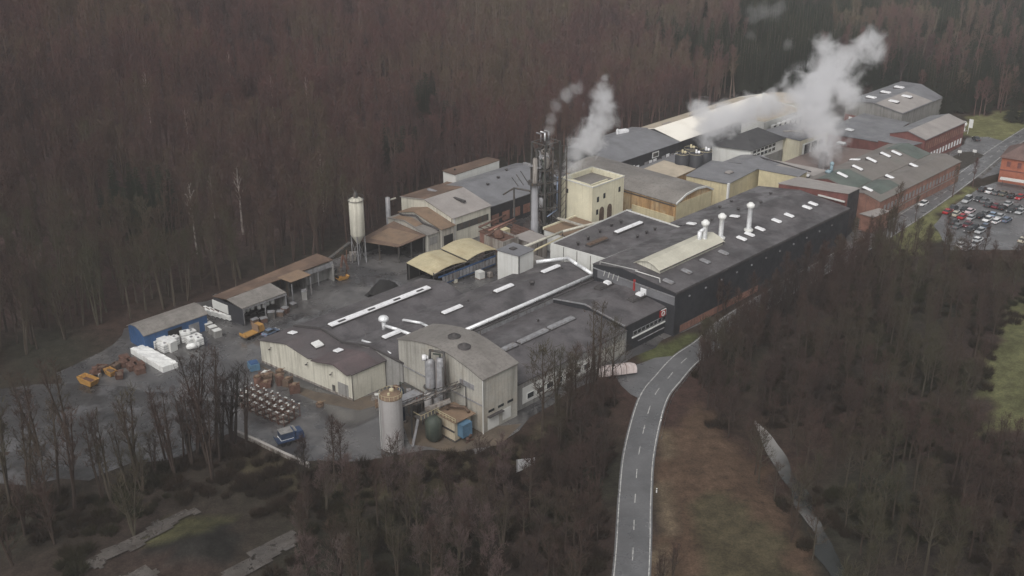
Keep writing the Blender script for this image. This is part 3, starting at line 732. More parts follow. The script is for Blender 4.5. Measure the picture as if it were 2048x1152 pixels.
quad_bld(T, [(97, -62), (107, -64), (107, -57), (97, -56)], -.1, [6.6, 6.6, 7.2, 7.2], m_cream_dirty, m_rust_roof)

# ---- 10 cream gabled hall
P10 = [(-56, 10.0), (-44.3, 12.0), (-31, 9.0)]
T, rf = hall('cream_gabled_hall', 'cream gabled hall with pale roof, brown on its far slope, above the brown lean-to', P10, -.1, 79.2, 95.6, m_cream, m_light_roof, cat='hall')
part('roof_sheet', slab_u([(-56, 10.02), (-44.4, 12.02)], 79.3, 95.5, .25, .26), m_rust_roof, T)
part('roof_hatch', MB().obox((88.5, -38.5, 10.9), 1.1, 6.0, .5), m_curb, T)
part('roof_hatch', MB().obox((88.0, -50.5, 11.1), 1.1, 4.0, .5), m_steel_lt, T)
panel(T, 'window_band', 'v', -31, 80.6, 94.6, 4.4, 6.6, m_steel, .08)
panel(T, 'corner_post', 'v', -31, 79.3, 80.0, .1, 8.8, m_white_clean, .15)
part('downpipe', MB().tube((79.0, -31.4, 0), (79.0, -31.4, 8.8), .1), m_curb, T)
T = thing('side_silo', 'slim grey vertical tank at the back corner of the cream gabled hall', 'tank', (76, -59, 0))
part('shell', MB().lathe(75.5, -58.5, [(.8, 0), (.8, 10), (.01, 10.4)], 12), m_steel_lt, T, True)
part('bracket', MB().box(76, 79, -58.8, -58.4, 8.8, 9.2), m_cream, T)

# ---- 11 brown stepped roofs
P11 = [(-50.5, 7.6), (-43, 9.6), (-30.2, 7.0)]
T, rf = hall('brown_lean_hall', 'brown roofed lean-to against the cream gable, with a dark cable run over it', P11, -.1, 73.6, 79.0, m_cream_dirty, m_brown_roof, cat='hall')
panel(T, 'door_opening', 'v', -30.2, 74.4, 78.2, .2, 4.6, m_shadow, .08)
T, rf = hall('stepped_roof_shed', 'tan and grey stepped shed roof in front of the brown lean-to', [(-50, 7.0), (-42, 8.2), (-31, 6.2)], -.1, 68.6, 73.3, m_cream_dirty, m_grey_roof, cat='shed')
part('roof_sheet', slab_u([(-48, 7.4), (-42, 8.3), (-37, 7.4)], 68.8, 71.6, .1, .24), m_brown_roof, T)
pts = []
R.seed(5)
for k in range(16):
    v_ = -49 + k * 1.2; pts.append((72.6 - .6 * math.sin(k * .8), v_, prof_z([(-50, 7.0), (-42, 8.2), (-31, 6.2)], v_) + .55))
pipe(T, pts, .32, m_curb, 'cable_run', 6)
panel(T, 'door_opening', 'v', -31, 69.2, 72.4, 2.8, 5.2, m_wall_grey, .08)
# 12 open hangar
T = thing('open_hangar', 'open sided shed with rust orange sagging roof next to the tall silo', 'shed', (52, -46, 0))
part('roof', MB().hexa([(51.5, -44, 5.6), (68.3, -47, 6.6), (68.3, -31.6, 6.0), (57.2, -31.6, 5.4)], [(51.5, -44, 5.85), (68.3, -47, 6.85), (68.3, -31.6, 6.25), (57.2, -31.6, 5.65)]), m_rust_roof, T)
part('roof_sheet', MB().hexa([(55, -42.5, 5.95), (64, -44, 6.6), (67.0, -33, 6.27), (58.6, -32.4, 5.75)], [(55, -42.5, 6.0), (64, -44, 6.65), (67.0, -33, 6.32), (58.6, -32.4, 5.8)]), m_brown_roof, T)
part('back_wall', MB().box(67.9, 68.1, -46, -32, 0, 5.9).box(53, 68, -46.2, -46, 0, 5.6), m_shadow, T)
for x, v_ in ((52.5, -43.3), (57.8, -32.1), (62.7, -32.1), (67.6, -32.0), (55, -38)):
    part('post', MB().box(x - .15, x + .15, v_ - .15, v_ + .15, 0, 5.6), m_steel, T)
# 13 yellow canopy
T = thing('yellow_canopy', 'yellow stained canopy roof in two humps over blue grey side panels', 'canopy', (51, -20, 0))
def hump(a0, a1, zc):
    rows = []
    for i in range(9):
        t = i / 8; a = a0 + (a1 - a0) * t; z = zc + .9 * math.sin(PI * t) - (0 if a0 > 60 else .3 * (1 - t))
        rows.append([(a, -20.4, z), (a, -8.9, z - .45)])
    mb = MB(); mb.grid(rows); mb.grid([[(x, y, z - .2) for x, y, z in r] for r in rows])
    for i in range(8):
        for j in (0, 1): p, q = rows[i][j], rows[i + 1][j]; mb.poly([p, q, (q[0], q[1], q[2] - .2), (p[0], p[1], p[2] - .2)])
    for r in (rows[0], rows[-1]): mb.poly([r[0], r[1], (r[1][0], r[1][1], r[1][2] - .2), (r[0][0], r[0][1], r[0][2] - .2)])
    return mb
part('roof', hump(51.0, 64.2, 5.9), m_yellow_roof, T); part('roof', hump(64.3, 76.5, 6.2), m_yellow_roof, T)
part('gutter', MB().box(51, 76, -8.9, -8.6, 5.1, 5.35).tube((64.2, -20.4, 6.2), (64.2, -8.8, 5.8), .12), m_curb, T)
for k in range(7):
    x = 51.5 + k * 4
    for v_ in (-20, -9.2): part('post', MB().box(x - .12, x + .12, v_ - .12, v_ + .12, 0, 5.6), m_steel, T)
sp = MB()
for k in range(16): sp.box(54.5 + k * 1.35, 55.6 + k * 1.35, -8.9, -8.78, 1.4, 3.4)
part('side_panel', sp, m_steel_lt, T); part('rail', MB().box(53, 76, -8.98, -8.8, 3.5, 4.0).box(53, 76, -8.98, -8.8, 1.0, 1.25), m_blue, T)
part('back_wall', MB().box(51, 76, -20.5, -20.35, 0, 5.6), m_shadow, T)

# 14 concrete bunkers and pipework
def blk(name, label, cat, u0, u1, v0, v1, z, wall, roof, parapet=0, z0=-.1):
    T = thing(name, label, cat, (u0, v0, 0)); quad_bld(T, [(u0, v0), (u1, v0), (u1, v1), (u0, v1)], z0, z, wall, roof, parapet); return T
T = blk('concrete_bunker', 'streaked concrete bunker with rusty rim behind the yellow canopy', 'bunker', 76.8, 83.5, -14.5, -6.5, 8.6, m_concrete, m_rust, .5)
part('rim', MB().box(76.6, 83.7, -6.45, -6.2, 4.9, 5.3).box(76.4, 76.7, -14.5, -6.4, 4.9, 5.3), m_rust, T)
part('hopper', MB().lathe(79.5, -11, [(1.6, 8.4), (1.6, 9.4), (.9, 10.4), (.01, 10.6)], 12), m_rust, T, True)
pipe(T, [(77, -13, 8.9), (82, -13.5, 9.6), (90, -14, 9.8)], .3, m_rust)
T = blk('rusty_platform', 'rust red steel platform and bins left of the steel tower', 'platform', 84, 95.5, -24, -12, 5.2, m_brick_pale, m_rust)
for k in range(5): pipe(T, [(84.5 + k * 2.4, -24.2, 6.3), (84.5 + k * 2.4, -12, 6.3)], .12, m_rust, 'rail', 6)
pipe(T, [(84, -24.3, 6.6), (96, -24.5, 7.4)], .35, m_rust); pipe(T, [(84, -20, 6.6), (96, -20.5, 7.2)], .35, m_brick_pale)
part('bin', MB().obox((87, -17, 5.4), 4, 3, 1.8), m_ochre_wall, T); part('bin', MB().obox((91.5, -20, 5.4), 3, 3, 1.3), m_steel, T)
T = blk('pump_house', 'small pinkish roofed pump house left of the steel tower foot', 'pump house', 86, 93, -11, -3.5, 6.4, m_concrete, m_light_roof)
T = blk('plant_room', 'flat tan roofed plant room between steel tower and cream tower', 'plant room', 97, 111.5, -8.5, 6.5, 6.6, m_white_clean, m_brown_roof)
part('ledge', MB().box(96.7, 111.8, -8.9, -8.5, 6.5, 7.3), m_tower, T)
T = blk('low_grey_link', 'low stained link building behind the white cube', 'building', 71.5, 80, -1.5, 8.5, 6.2, m_cream_dirty, m_grey_roof)
T = thing('yellow_pipe', 'cream yellow elevated pipe running from the white cube to the orange walled hall', 'pipe', at(1045, 497, 9))
pipe(T, [at(1045, 495, 9), at(1125, 463, 9), at(1215, 440, 9.5), at(1262, 420, 9.5)], .42, m_cream); pipe(T, [at(1060, 505, 8), at(1125, 474, 8)], .3, m_ochre_wall)
part('bridge', MB().bar(at(1115, 436, 8.5), at(1185, 457, 8.5), .7, .5).bar(at(1185, 457, 8.6), at(1258, 425, 8.6), .7, .5), m_cream_dirty, T)
for p in ((1075, 490), (1125, 470), (1180, 455)): a = at(*p, 8); part('post', MB().box(a[0] - .15, a[0] + .15, a[1] - .15, a[1] + .15, 0, 8.4), m_steel, T)
# 15 cube
T = thing('white_cube', 'tall narrow white panelled cube rising beside the canopy yard', 'building', (63.5, 4.5, 0))
quad_bld(T, [(63.6, 4.6), (70.4, 4.2), (70.9, 11.6), (64.6, 12.0)], -.1, 13.0, m_white_clean, m_slate_roof)
part('roof_hatch', MB().obox((67.0, 7.4, 13.2), 1.8, 1.6, .35), m_curb, T)
part('corner_trim', MB().box(64.45, 64.75, 11.95, 12.15, 0, 13), m_steel, T)

# ---- 16 grey saw hall with window band, 17 white roofed hall
P16 = [(-53, 10.5), (-46, 11.6), (-29.5, 9.6)]
T, rf = hall('grey_long_hall', 'long grey roofed hall with a broken white window band on its yard side', P16, -.1, 157, 195, m_dark_wall, m_slate_roof, cat='hall')
R.seed(3)
for k in range(14):
    if k in (5,): continue
    x = 158 + k * 2.6; panel(T, 'window', 'v', -29.5, x, x + 2.0, 3.6 + R.uniform(-.3, .3), 6.2 + R.uniform(-.6, .4), m_skylight if R.random() < .8 else m_steel_lt, .1)
panel(T, 'dormer_frame', 'v', -29.5, 178, 182, 6.8, 9.0, m_white, .12); panel(T, 'dormer_glass', 'v', -29.5, 178.5, 181.5, 7.2, 8.6, m_steel, .2)
for k, x in enumerate((160, 166, 172)): vent(T, x, -49.5, 11.0, .8, 1.5)
pt = at(1245, 262, 12); part('roof_machine', MB().obox((pt[0], pt[1], 11.0), 4.5, 2.2, 1.5, .3).tube((pt[0] - 3, pt[1], 11), (pt[0] - 3, pt[1], 13.4), .4), m_skylight, T)
part('lower_roof', MB().hexa([(137, -29.3, 5.2), (196, -29.3, 5.2), (196, -25.5, 4.6), (160, -25.5, 4.6)], [(137, -29.3, 5.4), (196, -29.3, 5.4), (196, -25.5, 4.8), (160, -25.5, 4.8)]), m_slate_roof, T)
P17 = [(-50.5, 10.2), (-42, 12.2), (-29.6, 9.8)]
T, rf = hall('white_roofed_hall', 'very long hall with gleaming white near slope and tan far slope', P17, -.1, 195.3, 266, m_dark_wall, m_white_roof, cat='hall', sk1=.6)
part('roof_sheet', slab_u([(-50.6, 10.25), (-42.6, 12.15)], 195.4, 262, .3, .26, 0, .6), m_tan_roof, T)
q = [(254, -50), (270, -50), (276, -33), (262, -33)]
T2 = thing('white_end_block', 'cream white block with tall windows at the far end of the white roofed hall', 'building', (236, -34, 0))
quad_bld(T2, [(236, -34), (268, -38), (266, -18), (238, -20)], -.1, [11, 11.5, 11, 10.5], m_white_clean, m_tan_roof, .3)
wins(T2, 'v', -18.6, 241, 263, 4.5, 9, 6, 1.6, .8)
a = at(1527, 205, 12); part('chimney', MB().tube((a[0], a[1], 10), (a[0], a[1], 16), .8), m_white_clean, T2, True)
T2 = thing('round_tank_roof', 'wide pale round roofed tank at the forest end of the white hall', 'tank', (272, -38, 0))
part('shell', MB().lathe(277, -36, [(9, 0), (9, 10.5)], 24), m_tower, T2); part('roof', MB().lathe(277, -36, [(9.3, 10.4), (9.3, 10.8), (5, 11.6), (.01, 12)], 24), m_tan_roof, T2, True)
for x in (204, 222, 240): part('ridge_vent', MB().obox((x, -43, 12.1), 5, .8, .5), m_light_roof, T)

# ---- 18 dark hipped block, 19 its neighbour
T = thing('dark_hipped_block', 'white walled block with large dark hipped roof and a grid of white framed windows', 'building', (199, -17, 0))
mb = MB(); q = [(199, -17.5), (226, -17.5), (226, -3.6), (204, -3.6)]
wl = MB()
for i in range(4): j = (i + 1) % 4; wl.poly([(*q[i], -.1), (*q[j], -.1), (*q[j], 10), (*q[i], 10)])
part('wall', wl, m_white_clean, T)
o_ = [(198.2, -18.3, 10), (226.7, -18.3, 10), (226.7, -2.9, 10), (203.3, -2.9, 10)]; r0, r1 = (211, -11, 14.2), (219, -11, 14.2)
mb.poly([o_[0], r0, o_[3]]).poly([o_[0], o_[1], r1, r0]).poly([o_[1], o_[2], r1]).poly([o_[2], o_[3], r0, r1]).poly([(x, y, z - .15) for x, y, z in o_])
for i in range(4): j = (i + 1) % 4; mb.poly([o_[i], o_[j], (o_[j][0], o_[j][1], 9.85), (o_[i][0], o_[i][1], 9.85)])
part('roof', mb, M('charcoal_tiles', (.05, .05, .052), .6, .18, .2), T)
wins(T, 'v', -3.6, 205.2, 220.5, 6.4, 7.7, 6, .35, .08); wins(T, 'v', -3.6, 205.2, 220.5, 8.2, 9.3, 6, .35, .08)
panel(T, 'ground_floor', 'v', -3.6, 204.2, 225.8, .1, 5.6, m_wall_grey, .3)
T = thing('cream_walled_block', 'flat grey roofed block with cream wall and one large window beside the steam', 'building', (226, -12, 0))
quad_bld(T, [(226.9, -14), (246, -12), (247, 3.5), (227, 3.0)], -.1, [10.2, 10.2, 10, 10], m_tower, m_slate_roof)
wins(T, 'v', 3.2, 229, 244, 4, 8.2, 3, .8, .5)
part('roof_hatch', MB().obox((236, -5, 10.3), 9, 1.1, .4, .6), m_light_roof, T)
# 20 dark tanks
for i, (x, v_, r, h) in enumerate(((176, -14.5, 2.6, 11.5), (179.5, -11.0, 2.6, 11.5), (182.5, -15.5, 2.6, 11.8), (185.5, -11.0, 2.4, 11.2))):
    T = thing('dark_tank', 'dark blue grey upright tank in the crowded group below the left steam plume', 'tank', (x, v_, 0), 'dark tanks by the hipped block')
    part('shell', MB().lathe(x, v_, [(r, 0), (r, h), (r * .5, h + .9), (.3, h + 1.1)], 16), m_blue if False else m_dark_wall, T, True)
    part('railing', MB().lathe(x, v_, [(r * .98, h + 1.0), (r * .98, h + 1.15)], 16), m_ochre_wall, T)
    part('nozzle', MB().tube((x, v_, h + .5), (x, v_, h + 2.4), .35).ball((x + .9, v_ + .5, h + 1.3), .6), m_skylight if i % 2 else m_ochre_wall, T, True)
# 21 flat grey block with yellow-cream walls
T = thing('low_flat_block', 'smooth grey flat roof on pale yellow walls, right of the barrel roofed hall', 'building', (165, -4, 0))
quad_bld(T, [(164.5, -4), (184.5, -7.5), (190.5, 9.4), (167, 11.7)], -.1, [9.2, 9.2, 9.3, 9.3], m_ochre_wall, m_slate_roof)
a = at(1458, 347, 9.3); skylight(T, a[0], a[1], 9.4, 2.6, 2.0, .6, m_light_roof)
part('corner_post', MB().box(166.4, 167.2, 11.6, 12.2, 0, 9.6), m_white, T)
T = thing('yellow_wall_block', 'pale yellow walled block with soot stains below the roof walkway', 'building', (191, 10, 0))
quad_bld(T, [(186, 11.5), (192.5, 9.4), (196, 24.5), (188.5, 25.5)], -.1, 10.0, m_ochre_wall, m_slate_roof)
# 22 orange block
T = thing('orange_wall_block', 'small block with pale pitched roof and rust orange side', 'building', (161, -20, 0))
quad_bld(T, [(161.5, -21), (174, -21), (174, -7.5), (161.5, -7.5)], -.1, [8, 8.6, 8.6, 8], m_orange_wall, m_tan_roof)
T = thing('mid_grey_block', 'low grey roofed block beside the rust orange block', 'building', (175, -27, 0))
quad_bld(T, [(162, -25), (198, -25), (198, -18.5), (176, -18.5)], -.1, 5.5, m_brick_pale, m_slate_roof)
T = thing('small_hipped_shed', 'low dark gabled shed in front of the dark hipped block', 'shed', (186, -6, 0))
part('wall', prism_u([(-6.5, 7.6), (1, 8.8), (9, 7.4)], -.1, 190.8, 203.5), m_wall_grey, T); part('roof', slab_u([(-6.5, 7.6), (1, 8.8), (9, 7.4)], 190.8, 203.5), m_slate_roof, T)
# low strip roof with skylights crossing behind the street hall
T = thing('walkway_roof', 'narrow flat grey roof strip with three domes linking the blocks behind the street hall', 'roof walkway', (196.5, -4, 0))
quad_bld(T, [(204, -3.2), (207, -3.2), (207, 27.5), (196.6, 27.2)], -.1, [6.6, 6.6, 8.2, 8.6], m_wall_grey, m_light_roof)
for p in ((1545, 340), (1580, 348), (1612, 352)): a = at(*p, 8); skylight(T, a[0], a[1], 7.9, 1.8, 2.6, .7)
pipe(T, [(203, -2, 8.6), (196.0, 26, 10.2)], .25, m_curb)

# ---- 24 green-grey shed roofs
P24a = [(27.6, 8.9), (35, 10.6), (44, 8.6)]; P24b = [(44.2, 8.4), (49, 9.2), (55, 7.6)]
m_gg = M('brown_grey_sheet_roof', (.165, .148, .135), .6, .2, .12, blot=(.12, .125, .11), bl=.6, seam=2.5, sdark=.15)
T, rf = hall('north_light_hall', 'wide brown grey roof with pale skylights and faded green ends, left bay', P24a, -.1, 192, 250, m_brick, m_gg, cat='hall', over=.2)
for a0_, a1_, pr in ((192.3, 206, [(31, 9.72), (35, 10.64), (44, 8.64)]), (240, 250.2, [(31, 9.72), (35, 10.64), (44, 8.64)])):
    part('green_sheet', slab_u(pr, a0_, a1_, .1, .26), m_green_roof, T)
for p in ((1556 + 154, 320), (1742, 327), (1770, 316), (1792, 311), (1714, 342), (1684, 356), (1732, 300), (1753, 296), (1706, 315), (1645, 326), (1638, 342)):
    a = at(*p, 9.6)
    if 28 < a[1] < 43.5 and 193 < a[0] < 249: skylight(T, a[0], a[1], prof_z(P24a, a[1]) + .2, 1.5, 3.8, .45, dz_dv=(-.22 if a[1] > 35 else .2))
a = at(1662, 345, 9.5); part('blue_duct', MB().tube((a[0], a[1], 9), (a[0], a[1], 12.6), .6).ball((a[0], a[1], 12.7), .8).obox((a[0] - 1.5, a[1], 9.8), 2.6, 1.6, .9), M('pale_blue_metal', (.22, .30, .34), .5, .15, .4), T, True)
T, rf = hall('street_side_bay', 'lower brown grey roofed bay with brick street wall and a row of windows', P24b, -.1, 191, 252, m_brick_pale, m_gg, cat='hall', over=.2)
part('green_sheet', slab_u([(44.4, 8.44), (49, 9.24), (52.5, 8.3)], 196, 209, .1, .26), m_green_roof, T)
for p in ((1780, 356), (1828, 333), (1735, 381)): a = at(*p, 9); skylight(T, a[0], a[1], prof_z(P24b, a[1]) + .2, 1.5, 3.4, .45, dz_dv=-.2)
wins(T, 'v', 55.0, 194, 250, 3.4, 5.6, 22, .8, .07, fmat=m_brick_pale, mat=m_steel_lt)
panel(T, 'sill_band', 'v', 55.0, 192, 251.5, 2.5, 2.8, m_wall_grey, .14)
# yard link block behind (brown flat roof between)
T = thing('sloping_canopy', 'grey single slope canopy roof over a wedge of red brick wall', 'building', (175, 27, 0))
q = [at(1592, 352, 13), at(1727, 385, 13), at(1690, 366, 13), at(1640, 345, 13)]
part('roof', MB().hexa([(166.2, 31, 14.2), (168.6, 55, 15.9), (181, 52.3, 14.0), (179, 31, 13.4)], [(166.2, 31, 14.45), (168.6, 55, 16.15), (181, 52.3, 14.25), (179, 31, 13.65)]), m_light_roof, T)
part('wall', MB().poly([(166.5, 31.2, -.1), (168.9, 54.6, -.1), (168.9, 54.6, 15.85), (166.5, 31.2, 14.2)]).poly([(166.5, 31.2, -.1), (178.8, 31.2, -.1), (178.8, 31.2, 13.4), (166.5, 31.2, 14.2)]).poly([(180.8, 52, -.1), (178.8, 31.2, -.1), (178.8, 31.2, 13.4), (180.8, 52, 14)]), m_brick, T)
part('street_wall', MB().hexa([(168.8, 54.65, 0), (180.9, 52.05, 0), (180.9, 52.25, 0), (168.8, 54.85, 0)], [(168.8, 54.65, 15.85), (180.9, 52.05, 13.95), (180.9, 52.25, 13.95), (168.8, 54.85, 15.85)]), m_dark_wall, T)
panel(T, 'white_cap', 'u', 168.0, 45, 54.3, 13.2, 13.6, m_white_clean, -.5)
# ---- brick base block where the wood meets the wall
T = thing('brick_gatehouse', 'small pale brick block at the street corner, half hidden by trees', 'building', (178, 57.6, 0))
quad_bld(T, [(181.5, 53.4), (190, 55.4), (190, 59), (181.5, 58)], -.1, 5.5, m_brick_pale, m_light_roof)
# flat brown roofed low building of the middle yard
T = thing('pink_roofed_yard_building', 'broad low building with pinkish brown flat roof under the big steam plume', 'building', (208, -2, 0))
quad_bld(T, [(207.5, 3.6), (246, 4.4), (252, 27.2), (207.5, 27.2)], -.1, [4.2, 4.2, 5.0, 5.0], m_wall_grey, M('pinkish_flat_roof', (.20, .155, .14), .8, .12, .1, blot=(.16, .13, .12), bl=.5))
for p in ((1656, 325), (1640, 300)): pass
T = thing('steam_vent', 'squat dark vent box that releases the big steam plume', 'vent', (205, 30, 8))
a = at(1648, 316, 9)
part('body', MB().obox((a[0], a[1], 4.5), 2.5, 2.5, 5.5), m_steel_lt, T); part('rim', MB().lathe(a[0], a[1], [(1.0, 10), (1.3, 11.2), (1.0, 11.2)], 12), m_steel, T, True)

# ---- 26 far white/grey hall
P26 = [(-15.2, 9.4), (-3, 11.2), (10.7, 9.0)]
T, rf = hall('far_grey_hall', 'far grey hall with domed skylights, half its roof light grey, above a red brick base', P26, -.1, 294.5, 345, m_wall_grey, m_slate_roof, cat='hall', sk0=.0, sk1=-.5)
part('roof_sheet', slab_u([(-1.5, 11.1), (10.6, 9.12)], 294.6, 322, .1, .26), m_light_roof, T)
panel(T, 'brick_base', 'u', 294.5, -15, 10.6, .1, 4.2, m_brick, -.1)
for k in range(7): panel(T, 'window', 'u', 294.5, -13 + k * 3.3, -11.4 + k * 3.3, 1.6, 3.4, m_skylight, -.18)
for p in ((1742, 198), (1771, 188), (1798, 178), (1823, 169), (1787, 206), (1813, 196), (1841, 185), (1866, 174)):
    a = at(*p, 10.3)
    if -15 < a[1] < 10 and a[0] < 336 - .5 * (a[1] + 15): skylight(T, a[0], a[1], prof_z(P26, a[1]) + .2, 2.2, 4.2, .7)
# ---- 27 red brick building
P27 = [(21.8, 9.6), (29.0, 11.8), (36.2, 9.8)]
T, rf = hall('red_brick_building', 'long red brick two storey building with pale grey roof and ranks of narrow windows', P27, -.1, 262, 297, m_brick, m_slate_roof, cat='building')
part('roof_sheet', slab_u([(29.1, 11.78), (36.2, 9.84)], 262.2, 296.8, .25, .26), m_light_roof, T)
wins(T, 'v', 36.2, 263.4, 296, 5.6, 8.6, 18, .9, .06, frame=False, mat=m_brick_pale)
wins(T, 'v', 36.2, 263.4, 296, 1.4, 3.6, 13, 1.3, .08, mat=m_skylight, frame=False)
panel(T, 'lamp', 'u', 262, 31.2, 31.8, 6.6, 7.2, m_white, -.3)
T = thing('red_link_building', 'low red walled link building with dark flat roof behind the brick building', 'building', (246, 10, 0))
quad_bld(T, [(253.5, 21.5), (261.8, 21.5), (261.8, 35), (253.5, 33)], -.1, [8.4, 8.4, 8.4, 8.4], m_brick, m_slate_roof)
T = thing('dark_roofed_annex', 'flat dark roofed annex with small white skylight right of the big steam plume', 'building', (250, -4, 0))
quad_bld(T, [(252.5, -4), (290, -4), (290, 16), (256, 21)], -.1, [7, 7, 7, 7], m_brick, m_slate_roof)
a = at(1699, 262, 7); skylight(T, a[0], a[1], 7.1, 2.4, 3, .6); a = at(1682, 288, 7); skylight(T, a[0], a[1], 7.1, 2, 3, .6)
# ---- 29 brick villa
T = thing('brick_villa', 'orange red brick villa with hipped brown tile roof at the right edge', 'house', (264, 65, 0))
q = [(262.5, 65.5), (278, 62.5), (281, 78), (266, 81)]
wl = MB()
for i in range(4): j = (i + 1) % 4; wl.poly([(*q[i], -.1), (*q[j], -.1), (*q[j], 9.5), (*q[i], 9.5)])
part('wall', wl, M('orange_brick', (.33, .115, .07), .85, .2, .4, stain=(.2, .08, .05), st=.4), T)
o_ = [(261.6, 64.8, 9.4), (278.6, 61.6, 9.4), (281.9, 78.8, 9.4), (265.2, 82, 9.4)]; r0 = (270, 71, 14.8); r1 = (273.4, 73, 14.8)
mb = MB()
for i in range(4): j = (i + 1) % 4; mb.poly([o_[i], o_[j], r1 if i in (1,) else r0])
mb.poly([o_[2], r1, r0]).poly([o_[3], o_[2], r0]).poly(o_)
part('roof', mb, M('brown_tiles', (.13, .085, .075), .8, .25, .4, seam=.9), T)
part('string_course', MB().bar((262.4, 65.4, 4.8), (266.0, 81, 4.8), .3, .25), m_brick, T)
part('chimney', MB().obox((274, 71, 12), 1, 1, 4.2), m_brick, T)
for k in range(4):
    c = (262.4 + (k + .7) * .85, 65.6 + (k + .7) * 3.55, 6.3)
    g = part('window', MB().obox(c, .16, 1.1, 1.8, -.22), m_glass, T); part('frame', MB().obox((c[0] - .05, c[1], 6.2), .1, 1.3, 2.0, -.22), m_brick, g)
T = thing('entrance_canopy', 'long low cream canopy in front of the brick villa', 'canopy', (256, 70, 0))
part('roof', MB().hexa([(256.5, 68.2, 2.9), (259, 67.5, 2.9), (264, 86, 2.9), (261, 87, 2.9)], [(256.5, 68.2, 3.2), (259, 67.5, 3.2), (264, 86, 3.2), (261, 87, 3.2)]), m_white_clean, T)
for p in ((257.5, 69), (260, 77), (262.3, 85.5)): part('post', MB().tube((*p, 0), (*p, 2.9), .08), m_steel, T)
# ================================================================ YARD THINGS
def join(*ms):
    o = MB()
    for m in ms: n = len(o.v); o.v += m.v; o.f += [tuple(i + n for i in f) for f in m.f]
    return o
# ---- blue shed
PS = [(-41.5, 4.6), (-39.6, 5.6), (-37.2, 5.9), (-34.8, 5.5), (-33.2, 4.6)]
T, rf = hall('blue_shed', 'blue steel shed with curved grey roof at the left end of the yard', PS, -.1, -25.5, -7.5, m_blue, m_grey_roof, cat='shed', over=.3)
panel(T, 'door', 'v', -33.2, -19, -15, .1, 3.6, m_shadow, .07); panel(T, 'door', 'v', -33.2, -13, -10, .1, 3.2, m_steel_lt, .07)
# ---- rusty open sheds
T = thing('rusty_shed', 'long rust roofed open shed with bays facing the yard', 'shed', (0, -40, 0))
part('roof', MB().hexa([(-1.4, -40, 5.4), (36, -43.5, 6.0), (36, -35.8, 6.3), (-.6, -34.2, 6.2)], [(-1.4, -40, 5.65), (36, -43.5, 6.25), (36, -35.8, 6.55), (-.6, -34.2, 6.45)]), m_rust_roof, T)
part('roof', MB().hexa([(-.6, -34.1, 6.15), (13.6, -34.6, 6.3), (14.4, -28.2, 5.2), (.2, -28.0, 5.1)], [(-.6, -34.1, 6.38), (13.6, -34.6, 6.53), (14.4, -28.2, 5.43), (.2, -28.0, 5.33)]), m_grey_roof, T, label='grey near roof slope over the first bay')
part('roof', MB().hexa([(17, -36.2, 6.5), (24.5, -36.6, 6.6), (25.5, -32.0, 6.0), (18.5, -31.8, 5.9)], [(17, -36.2, 6.62), (24.5, -36.6, 6.72), (25.5, -32.0, 6.12), (18.5, -31.8, 6.02)]), m_brown_roof, T, label='tan sheet canopy over the middle bay')
part('back_wall', MB().box(-1.2, 35.8, -40.2, -40, 0, 5.4), m_steel, T)
part('end_wall', MB().hexa([(-1.2, -40, 0), (-1.0, -40, 0), (.6, -28.2, 0), (.4, -28.2, 0)], [(-1.2, -40, 5.3), (-1.0, -40, 5.3), (.6, -28.2, 5.1), (.4, -28.2, 5.1)]), m_dark_wall, T)
part('end_panel', MB().hexa([(-1.6, -40.2, 2.2), (-1.4, -40.2, 2.2), (-.4, -34.2, 1.8), (-.6, -34.2, 1.8)], [(-1.6, -40.2, 4.6), (-1.4, -40.2, 4.6), (-.4, -34.2, 4.4), (-.6, -34.2, 4.4)]), m_white_clean, T)
for x in (14.2, 20, 26, 35.6): part('partition', MB().box(x - .15, x + .15, -40, -35.2 if x > 15 else -28.6, 0, 5.3), m_wall_grey if x != 20 else m_steel, T)
for p in ((.6, -28.3), (7.4, -28.3), (14.2, -28.4), (25.3, -32.2), (18.8, -32.0), (30.5, -35.8)): part('post', MB().box(p[0] - .12, p[0] + .12, p[1] - .12, p[1] + .12, 0, 5.3), m_steel_lt, T)
part('front_beam', MB().box(.4, 14.4, -28.4, -28.1, 4.6, 5.0), m_steel_lt, T); part('front_beam', MB().box(26, 35.8, -35.9, -35.6, 4.4, 5.9), m_steel_lt, T)
part('inner_wall', MB().box(26.2, 35.6, -38.2, -38, 0, 5.0), m_wall_grey, T)
R.seed(12)
for k in range(7):
    p = (2.5 + k * 1.5, -30.5 - R.random() * 2)
    o = solo('sack', 'white bulk sack hung inside the first bay of the rusty shed', 'sack', MB().lathe(p[0], p[1], [(.1, 1.9), (.55, 2.1), (.6, 2.9), (.35, 3.3), (.05, 3.4)], 9), m_white, (p[0], p[1], 1.9), 'sacks in the shed bay', True)
for i, (p, h, c) in enumerate((((3, -27), 1.6, m_clutter), ((5.5, -26.6), 1.2, m_rust), ((8.4, -27.2), 1.9, m_steel), ((11, -26.8), 1.3, m_clutter), ((13, -27.4), 1.5, m_rust), ((16.4, -28.6), 1.3, m_steel), ((16.5, -33), 2.4, m_steel), ((22, -31), 2.6, m_wall_grey))):
    lab = ['brown crate nearest the yellow flatbed', 'rusty crate beside the brown crate', 'tall grey crate before the shed bay', 'low brown crate before the middle of the bay', 'rusty crate at the far post of the first bay', 'grey crate on the lane by the front hall', 'tall dark crate in the second bay', 'pale tilted board box leaning by the third bay'][i]
    T = thing('crate', lab, 'crate', (*p, 0)); part('body', MB().obox((*p, 0), 1.8, 1.4, h, i * .3), c, T); part('lid', MB().obox((*p, h), 1.95, 1.5, .15, i * .3), m_steel_lt, T)
